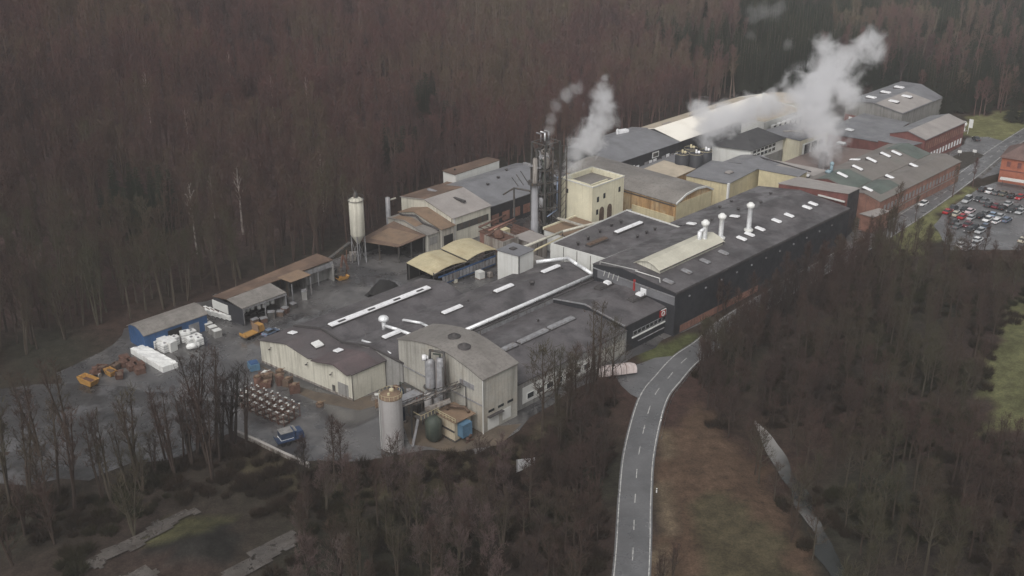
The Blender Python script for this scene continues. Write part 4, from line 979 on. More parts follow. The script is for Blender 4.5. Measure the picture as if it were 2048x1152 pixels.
# ---- skip
a = at(178, 768)
def skip_mb(a, l, w, h, t, inner=.16):
    o = MB(); c, s = math.cos(t), math.sin(t)
    def P(x, y, z): return (a[0] + x * c - y * s, a[1] + x * s + y * c, z)
    b = [P(-l * .35, -w * .42, .15), P(l * .35, -w * .42, .15), P(l * .35, w * .42, .15), P(-l * .35, w * .42, .15)]
    tp = [P(-l / 2, -w / 2, h), P(l / 2, -w / 2, h), P(l / 2, w / 2, h), P(-l / 2, w / 2, h)]
    ti = [P(-l / 2 + inner, -w / 2 + inner, h), P(l / 2 - inner, -w / 2 + inner, h), P(l / 2 - inner, w / 2 - inner, h), P(-l / 2 + inner, w / 2 - inner, h)]
    bi = [(x, y, z + .25) for x, y, z in b]
    o.poly(b); o.grid([b, tp, ti, bi], True); o.poly(bi); return o
T = thing('skip', 'yellow steel skip at the far left of the yard', 'skip', a)
part('body', skip_mb(a, 5.4, 2.6, 1.8, 1.35), m_orange, T); part('load', MB().obox((a[0], a[1], .6), 3.6, 1.7, .5, 1.35), m_rust, T)
for i, (x, y, l, c, lab) in enumerate(((205, 742, 3.0, m_rust, 'rust brown scrap bin just behind the yellow skip'), (222, 750, 3.4, m_orange, 'orange scrap bin in the middle of the bin cluster'), (240, 756, 3.2, m_rust, 'low rusty scrap bin right of the orange one'), (232, 738, 2.6, m_clutter, 'brown scrap bin at the back of the cluster'))):
    a = at(x, y); T = thing('scrap_bin', lab, 'bin', a); part('body', skip_mb(a, l, 1.9, 1.5, .6 * i + .9), c, T); part('load', MB().obox((a[0], a[1], .7), l * .6, 1.2, .6, i), m_clutter, T)
a = at(192, 752); T = thing('wheel_loader', 'small loader with pale wheels behind the yellow skip', 'loader', a)
part('body', MB().obox((*a[:2], .6), 2.6, 1.3, 1.0, .5).obox((*a[:2], 1.6), 1.2, 1.1, .9, .5), m_rust, T)
for dx, dy in ((-1, -.9), (1, -.9), (-1, .9), (1, .9)):
    c = (a[0] + dx * math.cos(.5) - dy * math.sin(.5), a[1] + dx * math.sin(.5) + dy * math.cos(.5)); part('wheel', MB().tube((c[0], c[1] - .15, .55), (c[0] + .1, c[1] + .15, .55), .55, n=12), m_concrete, T)
# ---- red pallets and white wrapped stack
for i in range(6):
    a = at(250 + (i % 3) * 15, 722 + (i % 3) * 7 + (i // 3) * 9)
    T = thing('brick_pallet', 'stack of red goods on a pallet beside the white wrapped stack', 'pallet', a, 'red pallet stacks')
    part('goods', MB().obox((*a[:2], .15), 2.2, 2.4, 1.3, .15), m_rust, T); part('pallet', MB().obox((*a[:2], 0), 2.3, 2.5, .14, .15), m_clutter, T)
c0 = at(310, 722); t = .25
T = thing('wrapped_stack', 'long white plastic wrapped stack of goods on the yard', 'wrapped goods', c0)
b = MB(); R.seed(8); n, m = 12, 4
def wp(i, j, z): x = -6.2 + 12.4 * i / n; y = -2.3 + 4.6 * j / m; return (c0[0] + y * math.cos(t) - x * math.sin(t) * -1 * .25, c0[1] + x, z)
cr = [at(262, 707), at(290, 699), at(357, 735), at(326, 746)]
rows = []
for i in range(n + 1):
    f_ = i / n; r = []
    for j in range(m + 1):
        g = j / m; u_ = lerp(lerp(cr[0][0], cr[3][0], f_), lerp(cr[1][0], cr[2][0], f_), g); v_ = lerp(lerp(cr[0][1], cr[3][1], f_), lerp(cr[1][1], cr[2][1], f_), g)
        r.append((u_, v_, 1.5 + R.uniform(-.12, .12)))
    r = [(r[0][0], r[0][1], 0)] + r + [(r[-1][0], r[-1][1], 0)]; rows.append(r)
b.grid(rows); b.poly(rows[0]); b.poly(rows[-1])
part('wrap', b, m_white, T)
# ---- containers, IBC tanks
ibc0 = None; k = 0
for x, y, s in ((312, 694, 1), (325, 699, 1), (338, 692, 1.2), (350, 690, 1), (322, 682, 1), (338, 680, 1), (352, 678, 1.1), (366, 672, 1), (372, 682, 1.2), (384, 688, 1.2), (394, 683, 1.1), (384, 674, 1), (398, 690, 1), (360, 664, .8), (376, 660, .8), (332, 702, 1.2)):
    a = at(x, y)
    if ibc0 is None:
        T = thing('liquid_tank', 'white plastic liquid container in the cluster before the blue shed', 'container', (0, 0, 0), 'white containers before the blue shed')
        part('tank', MB().obox((0, 0, .15), 1.9, 1.9, 1.8), m_white, T); part('cap', MB().lathe(0, 0, [(.3, 1.95), (.3, 2.15), (.01, 2.2)], 8), m_steel_lt, T)
        cg = MB()
        for z in (.4, .95, 1.5): cg.box(-.98, .98, .94, .99, z, z + .06).box(-.99, -.94, -.98, .98, z, z + .06)
        part('cage', cg, m_steel_lt, T); T.location = world(*a); T.rotation_euler = (0, 0, ROT + .2); T.scale = (s, s, s * 1.1); ibc0 = T
    else: dup(ibc0, a, R.uniform(-.3, .5), scale=(s * 1.05, s, s * R.uniform(.8, 1.3)))
for i, (x, y, w_, h) in enumerate(((335, 697, 5.5, 2.6), (387, 697, 2.0, 1.4))):
    a = at(x, y); T = thing('white_container', ['long pale container in the middle of the white cluster', 'small rounded white tank lying at the right end of the cluster'][i], 'container', a)
    if i == 0: part('body', MB().obox((*a[:2], 0), 2.2, w_, h, -.2), m_white_clean, T); part('lid', MB().obox((*a[:2], h), 2.3, w_ + .1, .12, -.2), m_white, T)
    else: part('shell', MB().tube((a[0] - 1, a[1] - .3, .8), (a[0] + 1, a[1] + .3, .8), .8, n=12).ball((a[0] - 1, a[1] - .3, .8), .8).ball((a[0] + 1, a[1] + .3, .8), .8), m_white, T, True); part('cradle', MB().obox((*a[:2], 0), 1.6, .8, .4), m_steel, T)
for i in range(4):
    a = at(408 + i * 9, 652 + i * 7)
    T = thing('grey_cage_box', 'grey mesh sided box in the row between blue shed and yellow flatbed', 'box', a, 'grey boxes right of the blue shed'); part('body', MB().obox((*a[:2], 0), 2.0, 1.7, 1.9, .1), m_wall_grey, T); part('rim', MB().obox((*a[:2], 1.9), 2.1, 1.8, .12, .1), m_white_clean, T)
# bundles of white pipes
for i in range(7):
    a = at(408 + i * 9.3, 625 + i * 2.4); T = thing('pipe_bundle', 'bundle of white pipes in the row before the rusty shed end panel', 'pipes', a, 'white pipe bundles')
    b = MB()
    for r_ in range(3):
        for c_ in range(3): b.tube((a[0] - 1.1, a[1] - .7 + c_ * .55, .35 + r_ * .5), (a[0] + 1.1, a[1] - .6 + c_ * .55, .35 + r_ * .5), .24, n=7)
    part('pipes', b, m_white, T); part('strap', MB().box(a[0] - .1, a[0] + .1, a[1] - 1.0, a[1] + .8, .05, 1.65), m_rust, T)
# ---- vehicles of the yard
def truck(name, lab, a, rz, body, L=7.0, load=None):
    T = thing(name, lab, 'truck', (0, 0, 0))
    part('chassis', MB().box(-L / 2, L / 2, -.9, .9, .6, .95), m_steel, T)
    cb = MB().hexa([(L / 2 - 2, -1.2, .9), (L / 2, -1.2, .9), (L / 2, 1.2, .9), (L / 2 - 2, 1.2, .9)], [(L / 2 - 1.95, -1.15, 2.8), (L / 2 - .35, -1.15, 2.8), (L / 2 - .35, 1.15, 2.8), (L / 2 - 1.95, 1.15, 2.8)])
    c = part('cab', cb, body, T); part('windscreen', MB().hexa([(L / 2 - .1, -1.0, 1.7), (L / 2 + .02, -1.0, 1.7), (L / 2 + .02, 1.0, 1.7), (L / 2 - .1, 1.0, 1.7)], [(L / 2 - .4, -1.0, 2.6), (L / 2 - .24, -1.0, 2.6), (L / 2 - .24, 1.0, 2.6), (L / 2 - .4, 1.0, 2.6)]), m_glass, c)
    part('bed', MB().box(-L / 2, L / 2 - 2.2, -1.25, 1.25, .96, 1.2), body, T)
    part('headboard', MB().box(L / 2 - 2.35, L / 2 - 2.2, -1.3, 1.3, 1.2, 3.2), load or body, T)
    part('tailboard', MB().box(-L / 2 - .1, -L / 2, -1.25, 1.25, 1.2, 1.9), body, T)
    for x in (-L / 2 + 1.2, -L / 2 + 2.3, L / 2 - 1.1):
        for y in (-1.15, 1.15): part('wheel', MB().tube((x, y - .18, .5), (x, y + .18, .5), .5, n=12), m_black, T)
    T.location = world(*a); T.rotation_euler = (0, 0, ROT + rz); return T
truck('flatbed_truck', 'orange yellow flatbed truck with upright tan board, parked in the lane', at(506, 672), .1, m_orange, 6.5, m_brown_roof)
a = at(676, 556); T = thing('loader', 'orange loader with raised arm at the end of the rusty shed', 'loader', a)
part('body', MB().obox((*a[:2], .7), 4.0, 2.0, 1.2, .4).obox((a[0] + .5, a[1], 1.9), 1.5, 1.6, 1.4, .4), m_steel, T); part('bucket', skip_mb((a[0] + .2, a[1] + 1.9), 4.2, 1.6, 1.0, .1), m_orange, T)
part('arm', MB().bar((a[0] + 1, a[1], 1.5), (a[0] + 2.6, a[1] - .5, 6.5), .5).bar((a[0] + 2.6, a[1] - .5, 6.5), (a[0] + 3.4, a[1] + .8, 2.0), .4), m_rust, T)
for dx, dy in ((-1.2, -1), (1.2, -1), (-1.2, 1), (1.2, 1)): part('wheel', MB().tube((a[0] + dx, a[1] + dy - .25, .7), (a[0] + dx, a[1] + dy + .25, .7), .7, n=12), m_black, T)
# black sand pile
a = at(768, 588)
b = MB(); rows = []; R.seed(4)
for i in range(9):
    r_ = []
    for j in range(9):
        x, y = -1 + i / 4, -1 + j / 4; rr = max(0, 1 - (x * x * .8 + y * y * .8)); r_.append((a[0] + x * 4.6, a[1] + y * 3.4, 4.2 * rr ** .6 * R.uniform(.8, 1.1) - .05))
    rows.append(r_)
b.grid(rows); solo('coal_heap', 'pitch black heap of bulk material in the lane before the yellow canopy', 'heap', b, m_shadow, a, smooth=True)
# ---- cream silo on legs
a = (49.5, -41.0, 0); T = thing('silo', 'tall cream cylindrical silo on slim steel legs at the forest edge', 'silo', a)
x, y = a[:2]
part('shell', MB().lathe(x, y, [(.4, 6.2), (2.15, 9.2), (2.2, 9.3), (2.2, 20.2), (1.2, 20.9), (.01, 21.0)], 22), m_cream, T, True)
for k in range(4):
    t = PI / 4 + k * PI / 2; part('leg', MB().tube((x + 2.1 * math.cos(t), y + 2.1 * math.sin(t), 0), (x + 2.0 * math.cos(t), y + 2.0 * math.sin(t), 9.6), .16, n=6), m_steel_lt, T)
for k in range(4):
    t = PI / 4 + k * PI / 2; t2 = t + PI / 2
    part('brace', MB().bar((x + 2.1 * math.cos(t), y + 2.1 * math.sin(t), 1), (x + 2.1 * math.cos(t2), y + 2.1 * math.sin(t2), 8), .1), m_steel_lt, T)
hr = MB()
for k in range(14): t = k * 2 * PI / 14; hr.tube((x + 2.4 * math.cos(t), y + 2.4 * math.sin(t), 20.2), (x + 2.4 * math.cos(t), y + 2.4 * math.sin(t), 21.4), .04, n=4)
hr.lathe(x, y, [(2.4, 21.3), (2.4, 21.4)], 14); hr.lathe(x, y, [(2.1, 20.2), (2.55, 20.2), (2.55, 20.3)], 14)
part('railing', hr, m_steel, T); part('filter', MB().lathe(x, y, [(.7, 20.8), (.7, 22.0), (.4, 22.2), (.3, 23)], 10).tube((x, y, 22), (x - .6, y - .4, 24.0), .1), m_steel, T, True)
part('ladder', MB().bar((x + 2.3, y + .3, 0), (x + 2.3, y + .3, 20.3), .08).bar((x + 2.3, y - .2, 0), (x + 2.3, y - .2, 20.3), .08), m_steel_lt, T)
a = at(706, 520); T = thing('weigh_hopper', 'small pale hopper bin on legs under the cream silo', 'hopper', a); part('bin', skip_mb((a[0], a[1]), 3.4, 2.2, 2.2, -.9).obox((a[0], a[1], 1.4), 2.6, 1.6, .6, -.9), m_concrete, T)
part('frame', MB().obox((*a[:2], 0), 2.2, 1.4, .3, -.9), m_steel, T)
T = thing('conveyor', 'dark inclined conveyor between silo and loader', 'conveyor', at(690, 545)); p0, p1 = at(655, 520, 6), at(700, 485, 8)
part('belt', MB().bar(p0, p1, 1.0, .5), m_steel, T); part('leg', MB().bar((*at(668, 556)[:2], 0), p0, .25), m_rust, T); part('leg', MB().bar((*at(693, 548)[:2], 0), at(693, 500, 7), .25), m_rust, T)
# bits before the canopy
for i, (x, y, c, s, lab) in enumerate(((892, 562, m_blue_lt, .9, 'small blue drum pallet before the yellow canopy'), (910, 565, m_cream, .8, 'small cream tub right of the blue drums'), (960, 556, m_white_clean, 1.5, 'grey white box cabinet beside the white cube'), (980, 553, m_concrete, .9, 'cluttered pale crate between cabinet and white cube'))):
    a = at(x, y); T = thing('yard_box', lab, 'box', a); part('body', MB().obox((*a[:2], .1), s * 1.3, s * 1.5, s * 1.4, .1), c, T); part('base', MB().obox((*a[:2], 0), s * 1.5, s * 1.7, .12, .1), m_clutter, T)
# ---- blue tank, scrap heap before the front hall
a = at(508, 738); T = thing('blue_tank', 'bright blue box tank at the corner of the front hall', 'tank', a); part('body', MB().obox((*a[:2], .1), 2.4, 2.8, 1.7, .3), m_blue_lt, T); part('lid', MB().obox((*a[:2], 1.8), 2.0, 2.2, .2, .3), m_blue, T); part('foot', MB().obox((*a[:2], 0), 2.5, 2.9, .12, .3), m_steel, T)
R.seed(21)
labs = ['rusty drum just below the blue tank', 'brown steel box beside the rusty drum', 'low rust box in the scrap row', 'tangled brown bale against the cream hall', 'rusty tall box in the middle of the scrap row', 'brown half open box', 'rusty stand at the right end of the scrap row', 'squat brown crate on the dirt apron', 'thin pale frame on the scrap row']
for i, (x, y) in enumerate(((516, 770), (535, 762), (532, 772), (560, 752), (560, 768), (576, 770), (590, 785), (640, 812), (530, 748))):
    a = at(x, y); h = (2.3, 1.8, 1.2, 1.6, 2.4, 1.8, 2.2, .8, .5)[i]; T = thing('scrap_box', labs[i], 'scrap', a)
    if i in (0, 7): part('body', MB().lathe(a[0], a[1], [(.9, 0), (.95, h), (.8, h), (.78, h - .3), (.01, h - .35)], 12), m_clutter if i else m_rust, T, True)
    else: part('body', MB().obox((*a[:2], 0), R.uniform(1.6, 3), R.uniform(1.4, 2.4), h, R.uniform(0, 1.5)), [m_rust, m_clutter][i % 2], T)
    part('load', MB().obox((a[0], a[1], h), .9, 1.1, .3, R.uniform(0, 1.5)).bar((a[0] - 1.2, a[1], h + .2), (a[0] + 1.2, a[1] + .7, h + .5), .12), m_brown_roof if i != 8 else m_white_clean, T)
# ---- stillage racks (three rows of rusty frames)
st0 = None
p00, p10, p01 = at(483, 812), at(572, 846), at(500, 798)
du = ((p10[0] - p00[0]) / 6.5, (p10[1] - p00[1]) / 6.5)
ang = math.atan2(du[1], du[0])
lab_st = 'rusty steel stillage frame with white tubes in the block before the front hall'
for r_ in range(3):
    for k in range(7):
        px_ = at(484 + k * 14.0 + r_ * 11, 812 + k * 6.0 - r_ * 8.5 + (r_ * k) * .2)
        if st0 is None:
            T = thing('stillage', lab_st, 'rack', (0, 0, 0), 'rusty stillage frames')
            fr = MB()
            for x in (-.85, .85):
                for y in (-.85, .85): fr.box(x - .07, x + .07, y - .07, y + .07, 0, 3.4)
            for z in (.3, 1.9, 2.9):
                for y in (-.85, .85): fr.box(-.85, .85, y - .05, y + .05, z, z + .1)
                for x in (-.85, .85): fr.box(x - .05, x + .05, -.85, .85, z, z + .1)
            part('frame', fr, m_rust, T)
            ld = MB()
            for z in (.4, 2.0):
                for y in (-.5, 0, .5): ld.tube((-.75, y, z + .3), (.75, y, z + .3), .2, n=6)
            part('tubes', ld, m_concrete, T); 
            for x in (-.85, .85):
                for y in (-.85, .85): part('foot_cup', MB().box(x - .16, x + .16, y - .16, y + .16, 3.4, 3.55), m_white_clean, T)
            T.location = world(*px_); T.rotation_euler = (0, 0, ROT - ang); st0 = T
        else: dup(st0, px_, -ang + R.uniform(-.06, .06), scale=(1, 1, R.uniform(.85, 1.05)))
truck('blue_truck', 'small dark blue truck with grey roofed box and white side at the yard kerb', at(580, 884), -.26, M('navy_cab', (.03, .05, .10), .5), 6.2, M('navy_cab', (.03, .05, .10)))
a = at(576, 882); T = thing('box_body', 'grey roofed blue box body standing on the small truck bed', 'box', (a[0], a[1], 1.2)); part('body', MB().obox((*a[:2], 1.25), 3.6, 2.4, 1.5, .26), M('navy_paint', (.03, .045, .08), .5), T); part('roof', MB().obox((*a[:2], 2.75), 3.7, 2.5, .14, .26), m_wall_grey, T); part('skirt', MB().obox((*a[:2], 1.0), 3.8, 2.56, .25, .26), m_white, T)
T = thing('low_wall', 'low pale retaining wall along the yard front edge', 'wall', at(480, 870)); L = [at(470, 866), at(520, 888), at(570, 912), at(620, 934)]
for p, q in zip(L, L[1:]): pass
part('body', MB().grid([[(p[0], p[1], 0), (p[0], p[1], .9), (p[0] - .4, p[1] + .3, .9), (p[0] - .4, p[1] + .3, -.2)] for p in L]), m_concrete, T); part('coping', MB().grid([[(p[0] + .1, p[1] - .1, .9), (p[0] + .1, p[1] - .1, 1.02), (p[0] - .5, p[1] + .35, 1.02), (p[0] - .5, p[1] + .35, .9)] for p in L]), m_slab, T)
# ---- big grey tank
a = (-10.0, 46.4, 0); x, y = a[:2]; T = thing('grey_storage_tank', 'large plain grey upright tank with rusty cream top, in front of the tall hall', 'tank', a)
part('shell', MB().lathe(x, y, [(2.45, -.1), (2.45, 12.6)], 32), m_grey_paint, T, True)
part('top', MB().lathe(x, y, [(2.5, 12.6), (2.55, 12.8), (2.3, 13.2), (.01, 13.7)], 32), m_brown_roof, T, True)
hr = MB().lathe(x, y, [(2.5, 13.7), (2.5, 13.8)], 20)
for k in range(16): t = k * 2 * PI / 16; hr.tube((x + 2.5 * math.cos(t), y + 2.5 * math.sin(t), 12.7), (x + 2.5 * math.cos(t), y + 2.5 * math.sin(t), 13.8), .05, n=4)
part('railing', hr, m_ochre_wall, T); part('manhole', MB().lathe(x + .6, y - .4, [(.5, 13.3), (.5, 14.0), (.01, 14.1)], 10).lathe(x - .9, y + .5, [(.3, 13.2), (.3, 13.9), (.01, 14)], 8), m_ochre_wall, T)
part('ladder', MB().bar((x - 2.3, y - 1.2, 0), (x - 2.3, y - 1.2, 13.5), .1).bar((x - 2.0, y - 1.6, 0), (x - 2.0, y - 1.6, 13.5), .1), m_white_clean, T)
# ---- pipe bridge
T = thing('pipe_bridge', 'steel pipe bridge from the grey tank to the tall cream hall', 'pipe bridge', at(810, 800)); A_, B_ = (-6.5, 46.5, 8.6), (6.9, 49.8, 9.6)
tr = MB()
for dz in (0, 1.1):
    for dv in (-.5, .5): tr.bar((A_[0], A_[1] + dv, A_[2] + dz), (B_[0], B_[1] + dv, B_[2] + dz), .14)
for k in range(9):
    f_, g = k / 9, (k + 1) / 9
    for dv in (-.5, .5): tr.bar((lerp(A_[0], B_[0], f_), lerp(A_[1], B_[1], f_) + dv, lerp(A_[2], B_[2], f_)), (lerp(A_[0], B_[0], g), lerp(A_[1], B_[1], g) + dv, lerp(A_[2], B_[2], g) + 1.1), .08)
part('truss', tr, m_steel, T)
for dv, c in ((-.25, m_steel_lt), (.2, m_concrete)): pipe(T, [(A_[0] - 1.5, A_[1] + dv, A_[2] + .5), (B_[0], B_[1] + dv, B_[2] + .5)], .2, c)
for f_ in (.12, .5): part('leg', MB().bar((lerp(A_[0], B_[0], f_), lerp(A_[1], B_[1], f_), 0), (lerp(A_[0], B_[0], f_), lerp(A_[1], B_[1], f_), 9), .28), m_steel, T)
# ---- twin cylinders
T = thing('scrubber_columns', 'pair of tall dark steel columns with looping top pipe against the tall hall', 'columns', (5.5, 43.5, 0))
for (x, y, h) in ((4.6, 42.6, 14.0), (5.4, 45.2, 15.0)):
    part('column', MB().lathe(x, y, [(1.15, 0), (1.15, h), (.8, h + .6), (.3, h + .8)], 18), m_steel_lt, T, True)
    part('platform', MB().lathe(x, y, [(1.15, 7.6), (1.7, 7.6), (1.7, 7.75), (1.15, 7.75)], 14), m_steel, T)
pipe(T, [(4.6, 42.6, 14.4), (4.6, 42.8, 17.0), (5.5, 46.4, 17.4), (5.6, 46.6, 9.0)], .3, m_steel)
pipe(T, [(5.4, 45.2, 15.6), (5.4, 45.2, 16.5), (4.4, 44.0, 16.6)], .22, m_gtank); part('fan', MB().tube((3.2, 41.6, 15.2), (3.9, 42.2, 15.2), .7, n=12).ball((4.4, 41.9, 14.9), .5), m_skylight, T, True)
pipe(T, [(4.2, 47.3, 0), (4.2, 47.3, 14.5)], .15, m_steel)
T = thing('vertical_duct', 'grey vertical duct pair below the pipe bridge', 'duct', (1.5, 46, 0)); part('duct', MB().lathe(1.6, 45.0, [(.8, 0), (.8, 8.2), (.01, 8.4)], 12).lathe(2.6, 47.0, [(.7, 0), (.7, 7.0), (.01, 7.2)], 12), m_grey_paint, T, True); pipe(T, [(1.6, 45, 4), (3, 48.6, 4), (3, 48.6, 0)], .2, m_ducts)
T = thing('wall_pipe_loop', 'thin pipe bracket loop on the tall hall wall', 'pipe', (7, 50, 0)); pipe(T, [(7.3, 49.5, 9.2), (7.0, 49.5, 10.2), (7.0, 51.6, 10.2), (7.0, 51.8, 4.5)], .12, m_steel)
# ---- beige container with blue unit
T = thing('filter_unit', 'beige ribbed filter housing with a blue motor end and cluttered roof deck', 'machine', (2.5, 51, 0))
part('housing', MB().box(.6, 5.4, 48.6, 54.8, .4, 5.0), M('beige_panel', (.47, .41, .31), .7, .15, .3, stain=(.25, .17, .1), st=.6, seam=1.5), T)
part('rib', MB().box(.45, .6, 48.6, 54.8, 2.4, 2.8), m_curb, T); part('base_frame', MB().box(.4, 5.6, 48.4, 55, 0, .4), m_steel, T)
part('motor', MB().box(1.4, 4.2, 54.85, 56.6, 1.4, 4.6), m_blue_lt, T); part('deck', MB().box(.3, 6.5, 48.2, 55.4, 5.05, 5.25), m_brown_roof, T)
hr = MB()
for k in range(8): hr.box(.35, .43, 48.3 + k, 48.38 + k, 5.25, 6.3)
hr.box(.33, .42, 48.3, 55.3, 6.2, 6.3).box(.33, .42, 48.3, 55.3, 5.7, 5.77)
part('railing', hr, m_ochre_wall, T); pipe(T, [(3, 50, 5.3), (3, 50, 6.4), (5, 53.5, 6.6), (5.5, 54.2, 5.3)], .35, m_clutter)
part('chute', MB().bar((-1.4, 47.6, 6.2), (3.0, 51, 8.2), 1.0, .7), m_concrete, T); part('valve', MB().ball((2.6, 56.8, .9), .5).ball((3.6, 56.6, 1.3), .4).tube((2, 56.9, .2), (4.2, 56.9, .2), .15), m_rust, T)
# ---- green tank and yellow platform
a = (-2.0, 50.8, 0); x, y = a[:2]; T = thing('green_tank', 'dark green round tank under a yellow railed platform, lowest by the trees', 'tank', a)
part('shell', MB().lathe(x, y, [(.9, 0), (1.8, 1.0), (1.9, 5.0), (1.0, 6.0), (.01, 6.1)], 20), m_gtank, T, True)
pl = MB().box(x - 2.6, x + 2.6, y - 3.6, y - 1.0, 5.6, 5.75)
part('platform', pl, m_steel, T); hr = MB()
for k in range(6): hr.box(x - 2.6 + k, x - 2.5 + k, y - 1.1, y - 1.0, 5.75, 6.9)
hr.box(x - 2.6, x + 2.6, y - 1.1, y - 1.02, 6.8, 6.9).box(x - 2.62, x - 2.54, y - 3.6, y - 1, 6.8, 6.9)
part('railing', hr, m_yellow_roof, T); part('stair', MB().bar((x - 2.6, y - 2, 5.6), (x - 5.0, y - 1.4, 0), .7, .15), m_steel_lt, T)
for p in ((x - 2.4, y - 3.4), (x + 2.4, y - 3.4)): part('post', MB().box(p[0] - .1, p[0] + .1, p[1] - .1, p[1] + .1, 0, 5.6), m_steel, T)
# ---- drums and pipe clutter between front hall and tall hall
T = thing('dark_drum', 'dark blue domed drum between the grey tank and the cream hall', 'tank', at(795, 790)); x, y = -1.8, 39.5
part('shell', MB().lathe(x, y, [(1.0, 0), (1.0, 7.2), (.8, 8.2), (.3, 8.8), (.01, 8.9)], 14), M('navy_drum', (.035, .05, .075), .5), T, True); part('foot', MB().lathe(x, y, [(1.3, 0), (1.3, .5), (1.0, .5)], 12), m_concrete, T)
T = thing('pump_skid', 'low skid crowded with pipes and pumps at the tall hall foot', 'machine', (4, 36, 0))
part('deck', MB().box(1.5, 7.0, 30.5, 41, 0, 3.2), m_steel, T); R.seed(9)
for k in range(12):
    x, y = R.uniform(2, 6.5), R.uniform(31, 40.5)
    if k % 3: pipe(T, [(x, y, 3.2), (x, y, R.uniform(3.8, 5.2)), (x + R.uniform(-.5, .5), y + R.uniform(.5, 1.5), R.uniform(3.6, 4.6))], R.uniform(.12, .3), [m_rust, m_steel_lt, m_gtank, m_red][k % 4])
    else: part('pump', MB().tube((x, y, 3.7), (x + .8, y + .6, 3.7), .5, n=10), [m_steel_lt, m_rust][k % 2], T)
T = thing('walkway_platform', 'grey deck with railing between the grey tank and the pump skid', 'platform', (-7, 42, 0)); part('deck', MB().box(-7.5, 1, 41.2, 44.2, 7.7, 7.9), m_steel_lt, T)
for p in ((-7.2, 41.4), (.7, 41.4), (-7.2, 44), (.7, 44)): part('post', MB().box(p[0] - .12, p[0] + .12, p[1] - .12, p[1] + .12, 0, 7.7), m_steel, T)
for i, (u_, v_) in enumerate(((1.0, 27.5), (-.5, 30.0), (.5, 33))):
    T = thing('timber_pile', ['pile of pale offcuts against the cream hall side', 'brown offcut pile right of the pale one', 'third offcut pile nearest the grey tank'][i], 'pile', (u_, v_, 0)); b = MB(); R.seed(40 + i)
    for k in range(12): c = (u_ + R.uniform(-1, 1), v_ + R.uniform(-1, 1)); b.obox((*c, 0), R.uniform(1, 2.4), .3, R.uniform(.3, 1.1), R.uniform(0, 3))
    part('offcuts', b, [m_concrete, m_brown_roof, m_rust][i], T); part('sheet', MB().obox((u_, v_, 1.05), 1.4, 1.0, .08, .5), m_white_clean if i == 0 else m_clutter, T)

# ---- steel process tower
T = thing('process_tower', 'tall open steel process tower with pale round column and tangled pipes', 'tower', (100, -17, 0))
cx, cy = at(1069, 478)[:2]
def zat(px, py, u_, v_):
    # height at which (u,v) is seen at row py
    lo, hi = 0, 60
    for _ in range(40):
        m_ = (lo + hi) / 2
        if project_(u_, v_, m_)[1] > py: lo = m_
        else: hi = m_
    return lo
def project_(u, v, z):
    w = world(u, v, z); q = math.cos(PITCH) * w.y - math.sin(PITCH) * (z - CAMH); up = math.sin(PITCH) * w.y + math.cos(PITCH) * (z - CAMH)
    return 1024 + FOC * w.x / q, 576 - FOC * up / q
zc = zat(0, 368, cx, cy)
part('column', MB().lathe(cx, cy, [(1.25, 0), (1.25, 6), (1.1, 6.2), (1.1, zc)], 18), M('pale_grey_column', (.30, .30, .315), .5, .1, .4, stain=(.18, .18, .19), st=.5), T, True)
part('column_platform', MB().lathe(cx, cy, [(1.1, zc), (2.3, zc), (2.4, zc + .9), (2.2, zc + .9), (1.1, zc + .3)], 14), m_steel, T)
part('column_head', MB().lathe(cx, cy, [(.8, zc), (.8, zc + 8.0), (.5, zc + 8.6)], 14), m_concrete, T, True)
ox, oy = cx + .9, cy + .6
ztop = zat(0, 285, ox + 3, oy + 1)
fr = MB(); W_, D_ = 6.8, 5.8
lv_ = [0, 5, 10, 15, 19, 23, ztop]
for (dx, dy) in ((0, 0), (W_, 0), (W_, D_), (0, D_)): fr.bar((ox + dx, oy - 3 + dy, 0), (ox + dx, oy - 3 + dy, ztop), .48)
for z in lv_[1:]:
    for (a_, b_) in (((0, 0), (W_, 0)), ((W_, 0), (W_, D_)), ((W_, D_), (0, D_)), ((0, D_), (0, 0))): fr.bar((ox + a_[0], oy - 3 + a_[1], z), (ox + b_[0], oy - 3 + b_[1], z), .28)
for z0_, z1_ in zip(lv_, lv_[1:]):
    fr.bar((ox, oy - 3, z0_), (ox + W_, oy - 3, z1_), .16); fr.bar((ox, oy - 3 + D_, z1_), (ox + W_, oy - 3 + D_, z0_), .16); fr.bar((ox, oy - 3 + D_, z0_), (ox, oy - 3, z1_), .16); fr.bar((ox + W_, oy - 3 + D_, z0_), (ox + W_, oy - 3, z1_), .16)
part('frame', fr, m_steel, T)
for z in (10, 15, 19, 23): part('floor', MB().box(ox - .6, ox + W_ + .4, oy - 3.4, oy + 2.4, z + .16, z + .26), m_steel, T)
hb = MB(); zb = zat(0, 335, cx, cy)
hb.bar(at(1048, 326, zb)[:2] + (zb,), at(1078, 336, zb)[:2] + (zb,), 1.0, .5).bar(at(1078, 336, zb)[:2] + (zb,), at(1110, 322, zb)[:2] + (zb,), 1.0, .5)
part('gallery', hb, m_steel_lt, T)
R.seed(77)
for k in range(16):
    x, y = ox + R.uniform(.6, W_ - .6), oy - 3 + R.uniform(.5, D_ - .5); z0_ = R.choice([0, 5, 10]); z1_ = R.uniform(19, ztop + 2.2)
    pipe(T, [(x, y, z0_), (x, y, z1_), (x + R.uniform(-1, 1), y + R.uniform(-1, 1), z1_ + .6)], R.uniform(.2, .42), [m_steel_lt, m_concrete, m_steel, m_gtank, m_steel][k % 5])
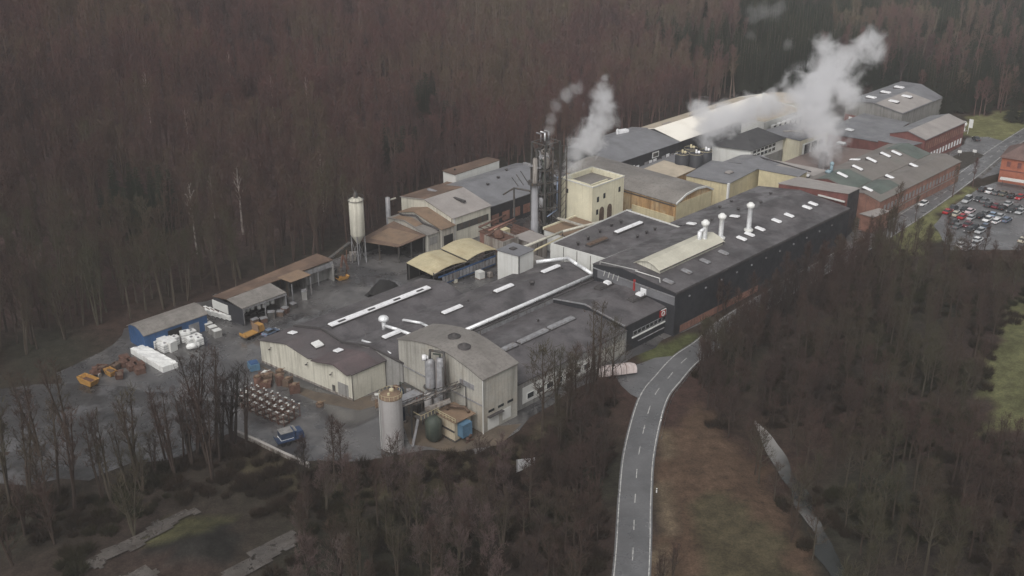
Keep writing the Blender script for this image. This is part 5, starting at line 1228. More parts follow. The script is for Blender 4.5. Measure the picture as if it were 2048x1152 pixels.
for k in range(8):
    x, y, z = ox + R.uniform(1, W_ - 1), oy - 3 + R.uniform(1, D_ - 1), R.choice([10.3, 19.3, 5.3, 23.3]); part('vessel', MB().lathe(x, y, [(.3, z), (1.0, z + .6), (1.0, z + 3.4), (.3, z + 4)], 12), [m_steel_lt, m_grey_paint, m_concrete][k % 3], T, True)
for k in range(3): part('gooseneck', MB().path([(ox + 2 + k * 1.8, oy - 1, ztop), (ox + 2 + k * 1.8, oy - 1, ztop + 2.5), (ox + .6 + k * 1.8, oy - 1.6, ztop + 3.1)], .22), m_steel_lt if k != 1 else m_ducts, T, True)
part('lattice_post', MB().bar((ox + W_ + 1.5, oy + 2, 0), (ox + W_ + 1.5, oy + 2, ztop - 2), .25).bar((ox + W_ + 3, oy + 3, 0), (ox + W_ + 3, oy + 3, ztop - 2), .25).bar((ox + W_ + 1.5, oy + 2, ztop - 2), (ox + W_ + 3, oy + 3, ztop - 2), .25), m_steel, T)
lb = MB()
for k in range(12): lb.bar((ox + W_ + 1.5, oy + 2, k * 2.3), (ox + W_ + 3, oy + 3, k * 2.3 + 2.3), .12)
part('lattice_brace', lb, m_steel, T)
part('blue_pipe', MB().path([(ox + 6, oy + 2.6, 20), (ox + 6.0, oy + 2.6, 9), (ox + 1, oy + 3.0, 8)], .22), M('slate_blue_pipe', (.16, .2, .28), .5), T, True)
# left arm with branching pipes
la = at(1028, 385, 14); part('pipe_arm', MB().path([(cx, cy, 16), (la[0], la[1], 15.5), (la[0] - .5, la[1] + .6, 5)], .3).bar((la[0], la[1], 15.5), (la[0] - 4, la[1] - 1, 14), .4), m_steel, T)
for k in range(3): part('branch', MB().bar((la[0] + 2 + k * 2, la[1] + .4 * k, 15.6), (la[0] + .5 + k * 2, la[1] - 1.5, 18.6 + k * .6), .22), m_steel, T)

# ---- open store, fence, white container at the road
a = at(1242, 752); T = thing('covered_trailer', 'rounded pinkish white tarpaulin trailer parked at the side road mouth', 'trailer', a)
b = MB(); rows = []
ax0, ax1 = at(1196, 755), at(1270, 745)
dx, dy = ax1[0] - ax0[0], ax1[1] - ax0[1]; L = math.hypot(dx, dy); dx /= L; dy /= L
for i in range(8):
    f_ = i / 7; r_ = []
    for k in range(9):
        t = PI * k / 8; hgt = 2.6 * (1 if f_ < .9 else .75); r_.append((ax0[0] + dx * L * f_ - dy * 1.4 * math.cos(t), ax0[1] + dy * L * f_ + dx * 1.4 * math.cos(t), .7 + max(0, math.sin(t)) ** .6 * hgt * .85))
    rows.append(r_)
b.grid(rows); b.poly(rows[0]); b.poly(rows[-1]); part('tarpaulin', b, M('pinkish_tarp', (.6, .52, .5), .7, .15, .5, stain=(.35, .25, .22), st=.6), T, True)
rb = MB()
for i in (1, 2, 3, 4, 5): rb.path([(p[0], p[1], p[2] + .03) for p in rows[i]], .07, 4)
part('hoop', rb, m_rust, T); part('chassis', MB().bar((ax0[0], ax0[1], .6), (ax1[0], ax1[1], .6), 2.2, .2), m_steel, T)
for f_ in (.25, .4): 
    for s_ in (-1, 1): c = (ax0[0] + dx * L * f_ - dy * 1.2 * s_, ax0[1] + dy * L * f_ + dx * 1.2 * s_); part('wheel', MB().tube((c[0], c[1] - .15, .45), (c[0], c[1] + .15, .45), .45, n=10), m_black, T)
a = at(1050, 940); T = thing('leaning_panel', 'pale grey panel standing alone among the trees below the tall hall', 'panel', a); p, q = at(1034, 945), at(1070, 928)
part('board', MB().hexa([(p[0], p[1], 0), (q[0], q[1], 0), (q[0] - .1, q[1] - .1, 0), (p[0] - .1, p[1] - .1, 0)], [(p[0], p[1], 3.2), (q[0], q[1], 1.6), (q[0] - .1, q[1] - .1, 1.6), (p[0] - .1, p[1] - .1, 3.2)]), m_skylight, T); part('post', MB().bar((p[0], p[1], 0), (p[0], p[1], 3.3), .12), m_steel, T)
for x, y, lab in ((1313, 985, 'small white marker post beside the street verge'), (1322, 842, 'short white kerb post at the bend of the street')):
    a = at(x, y); T = thing('marker_post', lab, 'post', a); part('post', MB().tube(a, (a[0], a[1], 1.0), .14, n=8), m_white, T); part('band', MB().tube((a[0], a[1], .7), (a[0], a[1], .85), .15, n=8), m_black, T)
gr = MB(); k0 = None; L = []
for i, (p, q) in enumerate(zip(RD[26:56], RD[27:57])):
    d = Vector((q[0] - p[0], q[1] - p[1])).normalized(); L.append((p[0] - d.y * 4.3, p[1] + d.x * 4.3))
T = thing('guard_rail', 'low grey guard rail along the outer side of the street bend', 'guard rail', (*L[0], 0))
part('beam', MB().grid([[(x, y, .45), (x, y, .8)] for x, y in L]), m_steel_lt, T)
for x, y in L[::2]: part('post', MB().box(x - .06, x + .06, y - .06, y + .06, -.3, .8), m_steel, T)
# things round the plaza
a = at(1935, 268); T = thing('white_flag_mast', 'tall white banner cluster at the end of the red brick building', 'mast', a)
part('mast', MB().tube(a, (a[0], a[1], 6.5), .1), m_white, T); part('banner', MB().box(a[0] - .05, a[0] + .05, a[1] - .1, a[1] + 1.6, 2.8, 6.4), m_white, T)
a = at(1925, 262); T = thing('white_sculpture', 'bulky white rounded object beside the banner mast', 'sculpture', a); part('body', MB().lathe(a[0], a[1], [(.9, 0), (1.0, 1.2), (.7, 1.8), (1.4, 2.6), (1.5, 3.4), (.8, 4.2), (.01, 4.3)], 12), m_white, T, True); part('base', MB().obox((*a[:2], 0), 3, 3, .3), m_concrete, T)
for x, y, lab in ((1918, 313, 'white round sign at the left of the planted island'), (1948, 312, 'white sign post at the right of the planted island')):
    a = at(x, y); T = thing('island_sign', lab, 'sign', a); part('post', MB().tube(a, (a[0], a[1], 1.6), .08), m_steel_lt, T); part('board', MB().obox((*a[:2], 1.5), .3, 1.5, 1.0), m_white, T)

# ---- cars
def car_proto(kind):
    T = thing('parked_car', 'x', 'car', (0, 0, 0)); L, W_, h = (4.5, 1.8, 1.45) if kind != 'van' else (5.2, 2.0, 2.0)
    xs = [-L / 2, -L / 2 + .1, -L / 2 + .8, -L * .12, L * .12, L * .24, L / 2 - .15, L / 2]
    hood = .85 if kind != 'van' else 1.0
    def sec(x, zt, w): return [(x, -w, .32), (x, -w * 1.0, .62), (x, -w * .96, zt * .92), (x, -w * .8, zt), (x, w * .8, zt), (x, w * .96, zt * .92), (x, w, .62), (x, w, .32)]
    b = MB(); z = [.65, .82, .9, .9, .9, hood, hood * .86, .58]; ww = [.8, .86, .9, .9, .9, .89, .84, .74]
    rows = [sec(x, zz, w) for x, zz, w in zip(xs, z, ww)]; b.grid(rows, True); b.poly(rows[0]); b.poly(rows[-1])
    body = part('body', b, None, T, True)
    back = -L / 2 + (.25 if kind in ('estate', 'van') else .75)
    def ring(x, w, z_): return [(x, -w, z_), (x, w, z_)]
    c0 = [(back, .86, .88), (back + .45, .70, h - .02), (L * .08, .70, h), (L * .27, .86, .88)]
    g = MB(); n0 = [[(x, -w, z_), (x, w, z_)] for x, w, z_ in c0]; g.grid(n0); g.poly([r[0] for r in n0]); g.poly([r[1] for r in n0])
    part('window', g, m_glass, T)
    rf_ = MB().hexa([(back + .38, -.68, h - .03), (L * .09, -.68, h - .02), (L * .09, .68, h - .02), (back + .38, .68, h - .03)], [(back + .45, -.62, h + .04), (L * .07, -.62, h + .05), (L * .07, .62, h + .05), (back + .45, .62, h + .04)])
    part('roof', rf_, None, T)
    for x in (-L * .31, L * .31):
        for y in (-.84, .84):
            wh = part('wheel', MB().tube((x, y - .1, .33), (x, y + .1, .33), .33, n=12), m_black, T)
    for y in (-.6, .6): part('headlight', MB().box(L / 2 - .12, L / 2 + .02, y - .18, y + .18, .58, .72), m_skylight, T)
    for y in (-.65, .65): part('tail_light', MB().box(-L / 2 - .02, -L / 2 + .1, y - .14, y + .14, .6, .76), m_red, T)
    return T
def paint(n, c): return M('car_paint_' + n, c, .3, .05, 1.0, spec=.5, metal=.1)
PT = {'white': (.72, .72, .72), 'silver': (.38, .39, .40), 'grey': (.13, .135, .14), 'dark grey': (.05, .052, .056), 'black': (.016, .016, .018), 'red': (.34, .02, .025), 'dark red': (.13, .02, .03), 'cream': (.5, .47, .38), 'blue grey': (.13, .17, .24), 'light blue': (.24, .33, .44), 'olive grey': (.13, .13, .105), 'pale pink': (.62, .5, .52)}
protos = {k: None for k in ('saloon', 'estate', 'van')}
CARS = [  # row, px, py, colour, kind   (px,py in the enlarged detail measured on the photograph)
 (1, 1080, 575, 'dark grey', 's'), (1, 1150, 592, 'white', 's'), (1, 1210, 607, 'grey', 's'), (1, 1278, 617, 'olive grey', 's'), (1, 1358, 640, 'black', 's'), (1, 1435, 652, 'red', 's'),
 (2, 930, 680, 'silver', 'v'), (2, 1040, 668, 'dark grey', 's'), (2, 1097, 684, 'grey', 's'),
 (3, 1140, 722, 'dark grey', 'e'), (3, 1207, 735, 'dark red', 's'), (3, 1270, 752, 'black', 's'), (3, 1322, 715, 'silver', 's'), (3, 1350, 775, 'dark grey', 's'), (3, 1408, 745, 'grey', 'e'), (3, 1440, 790, 'silver', 's'),
 (4, 745, 790, 'red', 's'), (4, 800, 752, 'dark grey', 's'), (4, 822, 812, 'cream', 's'), (4, 905, 772, 'black', 's'), (4, 888, 838, 'red', 's'), (4, 958, 785, 'pale pink', 's'), (4, 968, 848, 'silver', 's'),
 (5, 1108, 805, 'grey', 's'), (5, 1127, 862, 'white', 's'), (5, 1180, 820, 'light blue', 's'), (5, 1215, 880, 'white', 'e'), (5, 1245, 835, 'silver', 's'), (5, 1310, 868, 'blue grey', 'e'), (5, 1056, 830, 'black', 's'),
 (6, 800, 885, 'dark grey', 's'), (6, 838, 930, 'grey', 's'), (6, 930, 915, 'dark red', 's'), (6, 950, 965, 'dark grey', 's'), (6, 1000, 940, 'black', 's'), (6, 1055, 975, 'silver', 's'), (6, 1100, 935, 'blue grey', 's'),
 (7, 1030, 1062, 'white', 's'), (7, 1012, 1102, 'silver', 's'), (7, 870, 1112, 'white', 's'), (7, 930, 1138, 'silver', 's'), (7, 1465, 1062, 'cream', 's')]
ROWN = {1: 'back row', 2: 'second row from the back', 3: 'third row from the back', 4: 'left middle group', 5: 'right middle group', 6: 'row half hidden by branches', 7: 'nearest scattered group behind branches'}
ORD = ['first', 'second', 'third', 'fourth', 'fifth', 'sixth', 'seventh', 'eighth']
def add_car(p, col, kind, rz, lab, grp, name=None):
    m_ = paint(col.replace(' ', '_'), PT[col]); kk = {'s': 'saloon', 'e': 'estate', 'v': 'van'}[kind]
    if protos[kk] is None:
        T = car_proto(kk); T['label'] = lab
        if grp: T['group'] = grp
        T.location = world(*p); T.rotation_euler = (0, 0, ROT + rz)
        for ch in T.children:
            if ch.name.split('.')[0] in ('body', 'roof'): ch.data.materials.append(None); ch.material_slots[0].link = 'OBJECT'; ch.material_slots[0].material = m_
        protos[kk] = T
    else: T = dup(protos[kk], p, rz, lab, grp, swap={'body': m_, 'roof': m_})
    return T
R.seed(66); cnt = {}
for row in range(1, 8):
    L = sorted([c for c in CARS if c[0] == row], key=lambda c: c[1])
    for i, (_, x, y, col, kd) in enumerate(L):
        p = at(1740 + x / 4.8, 260 + y / 4.8 + 1.5, 0)
        _c = add_car((p[0], p[1], .01), col, kd, R.uniform(-.06, .06) + (PI if R.random() < .4 else 0), f'{col} {"van" if kd == "v" else "car"}, {ORD[i]} from the left in the {ROWN[row]}', 'cars in the car park'); _c.scale = (1.1, 1.12, 1.05)
p = at(1846, 410, 0); add_car((p[0], p[1], .06), 'white', 's', PI, 'white car driving alone on the street past the brick wall', None)
p = at(1952, 280, 0); add_car((p[0], p[1], .02), 'dark grey', 's', .8, 'lone dark car parked beside the white sculpture', None)
p = at(541, 668, 0); add_car((p[0], p[1], .02), 'blue grey', 's', .1, 'dark bluish car beside the orange flatbed truck', None)
p = at(1593, 303, 4.8); T = thing('red_machine', 'small red machine on the pinkish roofed yard', 'machine', (p[0], p[1], 4.8)); part('body', MB().obox((p[0], p[1], 5.0), 2, 1.4, 1.2, .3), m_red, T); part('mast', MB().box(p[0] - .1, p[0] + .1, p[1] - .6, p[1] + .6, 5.1, 7.4), m_steel, T)
# ---- far houses
for i, (x, y, w_, lab) in enumerate(((1915, 18, 9, 'far white house left of the pair at the top right'), (1932, 20, 7, 'far small white house right of the pair'), (1973, 24, 8, 'far white house beside the tall bare trees at the top'), (2014, 14, 12, 'far brown roofed house near the top right corner'))):
    a = at(x, y + 3, 0); T = thing('far_house', lab, 'house', a); P_ = [(a[1] - w_ / 2, 4.5), (a[1], 8), (a[1] + w_ / 2, 4.5)]
    part('wall', prism_u(P_, -.5, a[0], a[0] + w_ * 1.2), m_white, T); part('roof', slab_u(P_, a[0], a[0] + w_ * 1.2), m_rust_roof if i != 1 else m_grey_roof, T); panel(T, 'door', 'u', a[0], a[1] - .6, a[1] + .6, 0, 2.2, m_steel, -.1)

# ================================================================ STEAM
def steam(name, lab, blobs, dens, seed, lo=.42, hi=.62, ns=.16):
    """blobs: (px, py, Y depth, radius m). One hull of lumpy overlapping puffs, filled with broken vapour."""
    c0 = blobs[0]; o0 = atY(c0[0], c0[1], c0[2]); bm = bmesh.new()
    r = random.Random(seed)
    P = []
    for (x, y, Y, rad) in blobs:
        u, v, z = atY(x, y, Y); w = world(u, v, z); P.append((w, rad))
    m, N, K = new_mat(name + '_vapour'); N.remove(N['Principled BSDF'])
    tc = N.new('ShaderNodeNewGeometry')
    # density falls off from the axis of each puff
    prev = None
    def math_(op, a, b=None, clamp=False):
        n = N.new('ShaderNodeMath'); n.operation = op; n.use_clamp = clamp
        for i, q in enumerate((a, b)):
            if q is None: continue
            if isinstance(q, (int, float)): n.inputs[i].default_value = q
            else: K.new(q, n.inputs[i])
        return n.outputs[0]
    for w, rad in P:
        d = N.new('ShaderNodeVectorMath'); d.operation = 'DISTANCE'; K.new(tc.outputs['Position'], d.inputs[0]); d.inputs[1].default_value = w
        f = math_('SUBTRACT', 1.0, math_('DIVIDE', d.outputs['Value'], rad), True)
        prev = f if prev is None else math_('MAXIMUM', prev, f)
    n1 = N.new('ShaderNodeTexNoise'); n1.inputs['Scale'].default_value = ns; n1.inputs['Detail'].default_value = 6; n1.inputs['Roughness'].default_value = .62; n1.inputs['Distortion'].default_value = .6; K.new(tc.outputs['Position'], n1.inputs['Vector'])
    # noise eats the puff from the outside in
    e = math_('ADD', math_('MULTIPLY', prev, 1.15), math_('MULTIPLY', math_('SUBTRACT', n1.outputs[0], .5), 2.2))
    mr = N.new('ShaderNodeMapRange'); K.new(e, mr.inputs[0]); mr.inputs[1].default_value = lo; mr.inputs[2].default_value = hi; mr.inputs[3].default_value = 0; mr.inputs[4].default_value = dens; mr.interpolation_type = 'SMOOTHSTEP'
    pv = N.new('ShaderNodeVolumePrincipled'); pv.inputs['Color'].default_value = (.97, .97, .98, 1); pv.inputs['Anisotropy'].default_value = .2
    K.new(mr.outputs[0], pv.inputs['Density']); K.new(pv.outputs[0], N['Material Output'].inputs['Volume'])
    for w, rad in P: bmesh.ops.create_icosphere(bm, subdivisions=2, radius=rad * .98, matrix=__import__('mathutils').Matrix.Translation(w - P[0][0]))
    me = bpy.data.meshes.new(name); bm.to_mesh(me); bm.free(); me.materials.append(m)
    o = bpy.data.objects.new(name, me); C.objects.link(o); o.location = P[0][0]; o['label'] = lab; o['category'] = 'steam'
    md = o.modifiers.new('merge', 'REMESH'); md.mode = 'VOXEL'; md.voxel_size = .9
    return o
def chain(pts, n):
    out = []
    for i in range(n):
        t = i / (n - 1) * (len(pts) - 1); k = min(len(pts) - 2, int(t)); f = t - k
        out.append(tuple(lerp(pts[k][j], pts[k + 1][j], f) for j in range(4)))
    return out
steam('steam_plume', 'big white steam plume billowing up from the yard buildings, right of centre',
      chain([(1652, 318, 385, 4.5), (1648, 292, 385, 10), (1648, 255, 386, 12), (1638, 215, 388, 13.5), (1635, 175, 390, 14), (1660, 140, 392, 12.5)], 11) + chain([(1680, 140, 393, 10), (1700, 110, 394, 8), (1735, 80, 396, 8.5), (1748, 105, 398, 8)], 5) + [(1598, 190, 392, 11), (1605, 240, 392, 11), (1690, 180, 390, 11), (1650, 90, 396, 8)], .28, 3, .3, 1.0)
steam('steam_cloud', 'low white steam cloud drifting over the white roofed hall',
      chain([(1412, 292, 395, 3), (1415, 272, 396, 7), (1422, 250, 398, 9.5), (1455, 238, 404, 9.5), (1500, 220, 412, 9), (1545, 208, 420, 8)], 9) + [(1400, 222, 400, 7)], .3, 5, .28, .9)
steam('steam_wisp', 'curling steam column rising from right beside the cream tower',
      chain([(1136, 352, 336, 2.2), (1146, 325, 337, 4.8), (1162, 298, 339, 7.0), (1180, 276, 341, 7.6)], 5) + chain([(1190, 262, 342, 7.0), (1206, 235, 343, 7.4), (1204, 205, 345, 7), (1205, 178, 346, 4.4), (1209, 155, 347, 2.8)], 6), .3, 8, .28, .9, .2)
steam('tower_vapour', 'faint vapour trailing off the head of the steel process tower',
      chain([(1098, 285, 325, 2), (1100, 255, 326, 3), (1104, 225, 328, 3.8), (1128, 192, 330, 4.6), (1152, 176, 331, 4.4)], 6), .11, 12, .4, 1.0, .26)
steam('drifting_vapour', 'faint detached vapour patch high before the forest at the top', [(1530, 20, 440, 9), (1510, 30, 440, 7), (1555, 15, 440, 8), (1575, 90, 430, 5), (1500, 70, 436, 5)], .03, 15, .5, .9)
# ================================================================ TREES
def m_tree(name, c1, c2, c3, rough=.9, vt=(.58, .60, .54, 1)):
    m, N, K = new_mat(name); b = N['Principled BSDF']
    oi = N.new('ShaderNodeObjectInfo'); geo = N.new('ShaderNodeNewGeometry')
    n = N.new('ShaderNodeTexNoise'); n.inputs['Scale'].default_value = .022; n.inputs['Detail'].default_value = 3; K.new(geo.outputs['Position'], n.inputs['Vector'])
    add = N.new('ShaderNodeMath'); add.operation = 'MULTIPLY_ADD'; K.new(oi.outputs['Random'], add.inputs[0]); add.inputs[1].default_value = .4
    mr = N.new('ShaderNodeMapRange'); K.new(n.outputs[0], mr.inputs[0]); mr.inputs[1].default_value = .38; mr.inputs[2].default_value = .62; mr.inputs[3].default_value = 0; mr.inputs[4].default_value = .75
    K.new(mr.outputs[0], add.inputs[2])
    r = N.new('ShaderNodeValToRGB'); e = r.color_ramp.elements; e[0].color = (*c1, 1); e[1].color = (*c3, 1); x = e.new(.5); x.color = (*c2, 1)
    K.new(add.outputs[0], r.inputs[0])
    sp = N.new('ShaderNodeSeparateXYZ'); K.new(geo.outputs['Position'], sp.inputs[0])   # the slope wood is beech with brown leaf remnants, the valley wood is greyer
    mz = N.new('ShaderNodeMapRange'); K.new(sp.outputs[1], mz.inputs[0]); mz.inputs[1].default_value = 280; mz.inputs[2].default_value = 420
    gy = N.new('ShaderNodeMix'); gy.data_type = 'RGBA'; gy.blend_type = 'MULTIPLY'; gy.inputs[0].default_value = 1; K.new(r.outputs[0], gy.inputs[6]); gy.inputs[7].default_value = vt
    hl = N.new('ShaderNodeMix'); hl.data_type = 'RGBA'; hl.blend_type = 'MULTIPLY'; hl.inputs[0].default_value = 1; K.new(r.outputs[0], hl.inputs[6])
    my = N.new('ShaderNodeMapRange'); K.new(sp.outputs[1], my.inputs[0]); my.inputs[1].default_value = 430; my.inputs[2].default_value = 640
    hc_ = N.new('ShaderNodeMix'); hc_.data_type = 'RGBA'; K.new(my.outputs[0], hc_.inputs[0]); hc_.inputs[6].default_value = (1.0, .80, .79, 1); hc_.inputs[7].default_value = (1.5, 1.45, 1.45, 1); K.new(hc_.outputs[2], hl.inputs[7])  # far slope twigs paled with distance: haze painted into their colour
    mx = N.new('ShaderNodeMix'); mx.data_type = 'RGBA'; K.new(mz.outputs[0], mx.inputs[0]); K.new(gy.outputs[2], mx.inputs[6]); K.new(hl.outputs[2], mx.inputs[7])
    K.new(mx.outputs[2], b.inputs['Base Color']); b.inputs['Roughness'].default_value = rough; b.inputs['Specular IOR Level'].default_value = .1
    return m
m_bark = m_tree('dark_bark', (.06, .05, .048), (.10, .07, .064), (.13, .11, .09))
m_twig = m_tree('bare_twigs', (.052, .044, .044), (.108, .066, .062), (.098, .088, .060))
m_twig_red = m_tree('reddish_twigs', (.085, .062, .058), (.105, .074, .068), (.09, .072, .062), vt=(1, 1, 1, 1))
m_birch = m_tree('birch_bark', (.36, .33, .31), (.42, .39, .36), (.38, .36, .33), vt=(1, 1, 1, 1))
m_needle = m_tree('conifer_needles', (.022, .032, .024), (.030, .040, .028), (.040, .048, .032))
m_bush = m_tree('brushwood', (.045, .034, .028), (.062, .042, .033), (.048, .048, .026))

def tree_mesh(seed, Ht, spread, base, lean=.0, ntw=1300, up=.75, clump=1.0, forks=1, tw=.05):
    r = random.Random(seed); T = MB(); W = MB()
    for fk in range(forks):
        az = r.uniform(0, 2 * PI); ln = lean + (.12 if forks > 1 else 0) * r.uniform(.6, 1.2)
        pts = []; x = y = 0.0; n = 7
        for i in range(n + 1):
            t = i / n; pts.append((x, y, Ht * .93 * t)); x += math.cos(az) * ln * Ht / n + r.uniform(-.12, .12); y += math.sin(az) * ln * Ht / n + r.uniform(-.12, .12)
        rad = lambda t: (.013 * Ht + .02) * (1 - t) ** .8 + .03
        for i in range(n): T.tube(pts[i], pts[i + 1], rad(i / n), rad((i + 1) / n), 5, False)
        tips = []
        nl = 15 if forks == 1 else 9
        for k in range(nl):
            t = base + (1 - base) * (k + r.random()) / nl * .97; i = min(n - 1, int(t * n)); f = t * n - i
            p = Vector(pts[i]).lerp(Vector(pts[i + 1]), f); a = k * 2.4 + r.uniform(-.5, .5)
            tt = (t - base) / (1 - base); L = spread * (.55 + .75 * math.sin(PI * min(1, tt * .8 + .22))) * r.uniform(.7, 1.15) * (1.0 - .35 * tt)
            d = Vector((math.cos(a), math.sin(a), up * r.uniform(.7, 1.5) + .5 * tt)).normalized()
            m = p + d * (L * .5); e = m + (d + Vector((r.uniform(-.2, .2), r.uniform(-.2, .2), .45))).normalized() * (L * .55)
            T.tube(p, m, rad(t) * .5, rad(t) * .3, 4, False); T.tube(m, e, rad(t) * .3, .02, 3, False)
            tips += [(p.lerp(m, .6), d), (m, d), (m.lerp(e, .5), d), (e, d)]
            for q in range(3):
                s = p.lerp(e, r.uniform(.3, .8)); dd = (d + Vector((r.uniform(-.9, .9), r.uniform(-.9, .9), r.uniform(.1, .8)))).normalized()
                ee = s + dd * L * r.uniform(.3, .5); T.tube(s, ee, rad(t) * .22 + .01, .015, 3, False); tips += [(s.lerp(ee, .5), dd), (ee, dd)]
        tips.append((Vector(pts[-1]), Vector((0, 0, 1))))
        for k in range(ntw // forks):
            c, d = tips[r.randrange(len(tips))]
            o = c + Vector((r.gauss(0, .35), r.gauss(0, .35), r.gauss(0, .35))) * clump
            dd = (d * .6 + Vector((r.uniform(-1, 1), r.uniform(-1, 1), r.uniform(-.1, 1.2)))).normalized()
            L = r.uniform(.7, 1.7) * clump; s = dd.cross(Vector((r.uniform(-1, 1), r.uniform(-1, 1), r.uniform(-1, 1)))).normalized() * tw * r.uniform(.6, 1.3)
            W.poly([o - s, o + s, o + dd * L])
    return T, W
def conifer_mesh(seed, Ht, wid):
    r = random.Random(seed); T = MB().tube((0, 0, 0), (0, 0, Ht), .26, .03, 6, False); W = MB()
    z = Ht * .12
    while z < Ht * .985:
        t = z / Ht; L = wid * (1 - t) ** .85 * r.uniform(.85, 1.1) + .2; n = max(5, int(11 * (1 - t) + 4))
        for k in range(n):
            a = 2 * PI * k / n + r.uniform(-.3, .3); l = L * r.uniform(.7, 1.1); d = Vector((math.cos(a), math.sin(a), -.28 + .5 * t)); s = Vector((-d.y, d.x, 0))
            p = Vector((0, 0, z + r.uniform(-.2, .2))); e = p + d * l; w = .22 * l + .12
            W.poly([p, p + d * l * .45 + s * w, e, p + d * l * .45 - s * w])
            for q in range(5):
                c = p + d * l * r.uniform(.25, 1.0); dd = Vector((d.x + r.uniform(-.8, .8), d.y + r.uniform(-.8, .8), r.uniform(-.7, .1))).normalized()
                sc_ = dd.cross(Vector((0, 0, 1))) * .14; W.poly([c - sc_, c + sc_, c + dd * r.uniform(.4, .9)])
        z += .55 + .25 * r.random()
    return T, W

PROTO = {}
def tree_proto(key, name, lab, cat, TW, mt, mw, loc, group, rz=0.0, s=1.0):
    o = thing(name, lab, cat, (0, 0, 0), group, rz)
    part('trunk', TW[0], mt, o); part('crown', TW[1], mw, o)
    u, v = loc; o.location = world(u, v, height(u, v) - .15); o.rotation_euler = (0, 0, ROT + rz); o.scale = (s, s, s)
    PROTO[key] = o; return o
def scatter(P, sp, seed, keep=1.0, avoid=None):
    r = random.Random(seed); us = [p[0] for p in P]; vs = [p[1] for p in P]; out = []
    u = min(us)
    while u < max(us):
        v = min(vs)
        while v < max(vs):
            a, b = u + r.uniform(-.5, .5) * sp, v + r.uniform(-.5, .5) * sp
            if r.random() < keep and inpoly(a, b, P) and not (avoid and avoid(a, b)): out.append((a, b))
            v += sp
        u += sp
    return out
def project(u, v, z):
    w = world(u, v, z); q = math.cos(PITCH) * w.y - math.sin(PITCH) * (z - CAMH); up = math.sin(PITCH) * w.y + math.cos(PITCH) * (z - CAMH)
    return 1024 + FOC * w.x / q, 576 - FOC * up / q, q
def near_road(u, v, d=7.5): return dist_poly(u, v, RD[::3]) < d

LB = {'frontbig': ('tall dark bare tree rising in front of the low hall roof', 'tall bare trees before the low hall'),
      'kerb': ('bare tree at the outer kerb of the street bend by the black hall corner', 'bare trees at the kerb of the bend'),
      'river': ('bare brown tree in the wood between the street and the stream', 'bare trees of the wood right of the street'),
      'front': ('bare dark tree in the thicket between the low hall and the street bend', 'bare trees left of the street bend'),
      'bottom': ('bare grey purple tree in front of the yard corner and grey tank', 'bare trees below the yard corner'),
      'bank': ('tall slender dark tree on the bank beside the gravel yard', 'tall bare trees along the gravel yard bank'),
      'wall': ('bare tree rooted along the black street hall wall', 'bare trees along the street hall wall')}
zones = [
 ('river', scatter(px_poly([(1395, 760), (1450, 690), (1560, 600), (1700, 520), (1790, 500), (1880, 505), (2048, 540), (2300, 560), (2300, 600), (2040, 620), (2000, 650), (1965, 760), (1940, 880), (2048, 900), (2300, 900), (2300, 1300), (1640, 1300), (1560, 1000), (1470, 900), (1400, 830)]), 5.0, 1, .9, lambda a, b: near_road(a, b) or dist_poly(a, b, STREAM) < (3.0 if 10 < a < 56 else 0))),
 ('front', scatter(px_poly([(1060, 880), (1130, 830), (1195, 790), (1250, 800), (1262, 830), (1235, 930), (1222, 1100), (1190, 1350), (1020, 1300), (1040, 1000)]), 4.6, 2, .9, lambda a, b: near_road(a, b, 6.0))),
 ('bottom', scatter(px_poly([(600, 960), (820, 960), (1000, 960), (1040, 1010), (1020, 1300), (560, 1300), (560, 1100), (600, 1040)]), 5.2, 3, .85)),
 ('wall', scatter([(84, 58.4), (174, 58.4), (174, 70), (84, 72)], 3.3, 4, .75, lambda a, b: near_road(a, b, 3.9) or b < 58.4)),
 ('wall', scatter([(76, 67.5), (100, 66.5), (178, 65), (178, 71), (76, 76)], 3.3, 14, .9, lambda a, b: near_road(a, b, 4.6))),
]
ind = []
for z, L in zones: ind += [(z, p) for p in L]
RT = random.Random(11)
# bank groups: tall dark stems measured one by one
bank = [(205, 985), (222, 990), (240, 985), (258, 975), (272, 960), (286, 975), (232, 1000), (60, 985), (95, 1010), (20, 1000), (250, 1040), (268, 1060),
        (330, 905), (345, 915), (352, 895), (368, 905), (380, 900), (395, 895), (408, 905), (420, 890), (433, 897), (445, 885), (458, 890), (470, 875), (415, 915), (385, 920), (300, 925), (280, 930), (310, 940), (462, 868), (478, 862), (440, 910), (492, 870), (350, 940), (375, 950), (425, 950), (150, 1010), (120, 990), (30, 870), (80, 900), (140, 880), (10, 930), (200, 860), (50, 1060), (110, 1080), (25, 1120), (165, 1050)]
ind += [('bank', at(x, y + 12)[:2]) for i, (x, y) in enumerate(bank) if i % 4 != 2]
# single trees over the low hall
front_big = [(1150, 800), (1190, 790), (1225, 780), (1172, 812), (1110, 835), (1205, 815), (1140, 845), (1085, 860)]
ind += [('frontbig', at(x, y)[:2]) for x, y in front_big]
ind += [('kerb', at(x, y)[:2]) for x, y in ((1402, 752), (1412, 738), (1422, 742), (1428, 726), (1440, 730), (1448, 712), (1460, 716), (1468, 700), (1482, 704), (1494, 692), (1410, 765), (1432, 755), (1398, 768), (1455, 738), (1475, 724), (1500, 705), (1515, 690))]

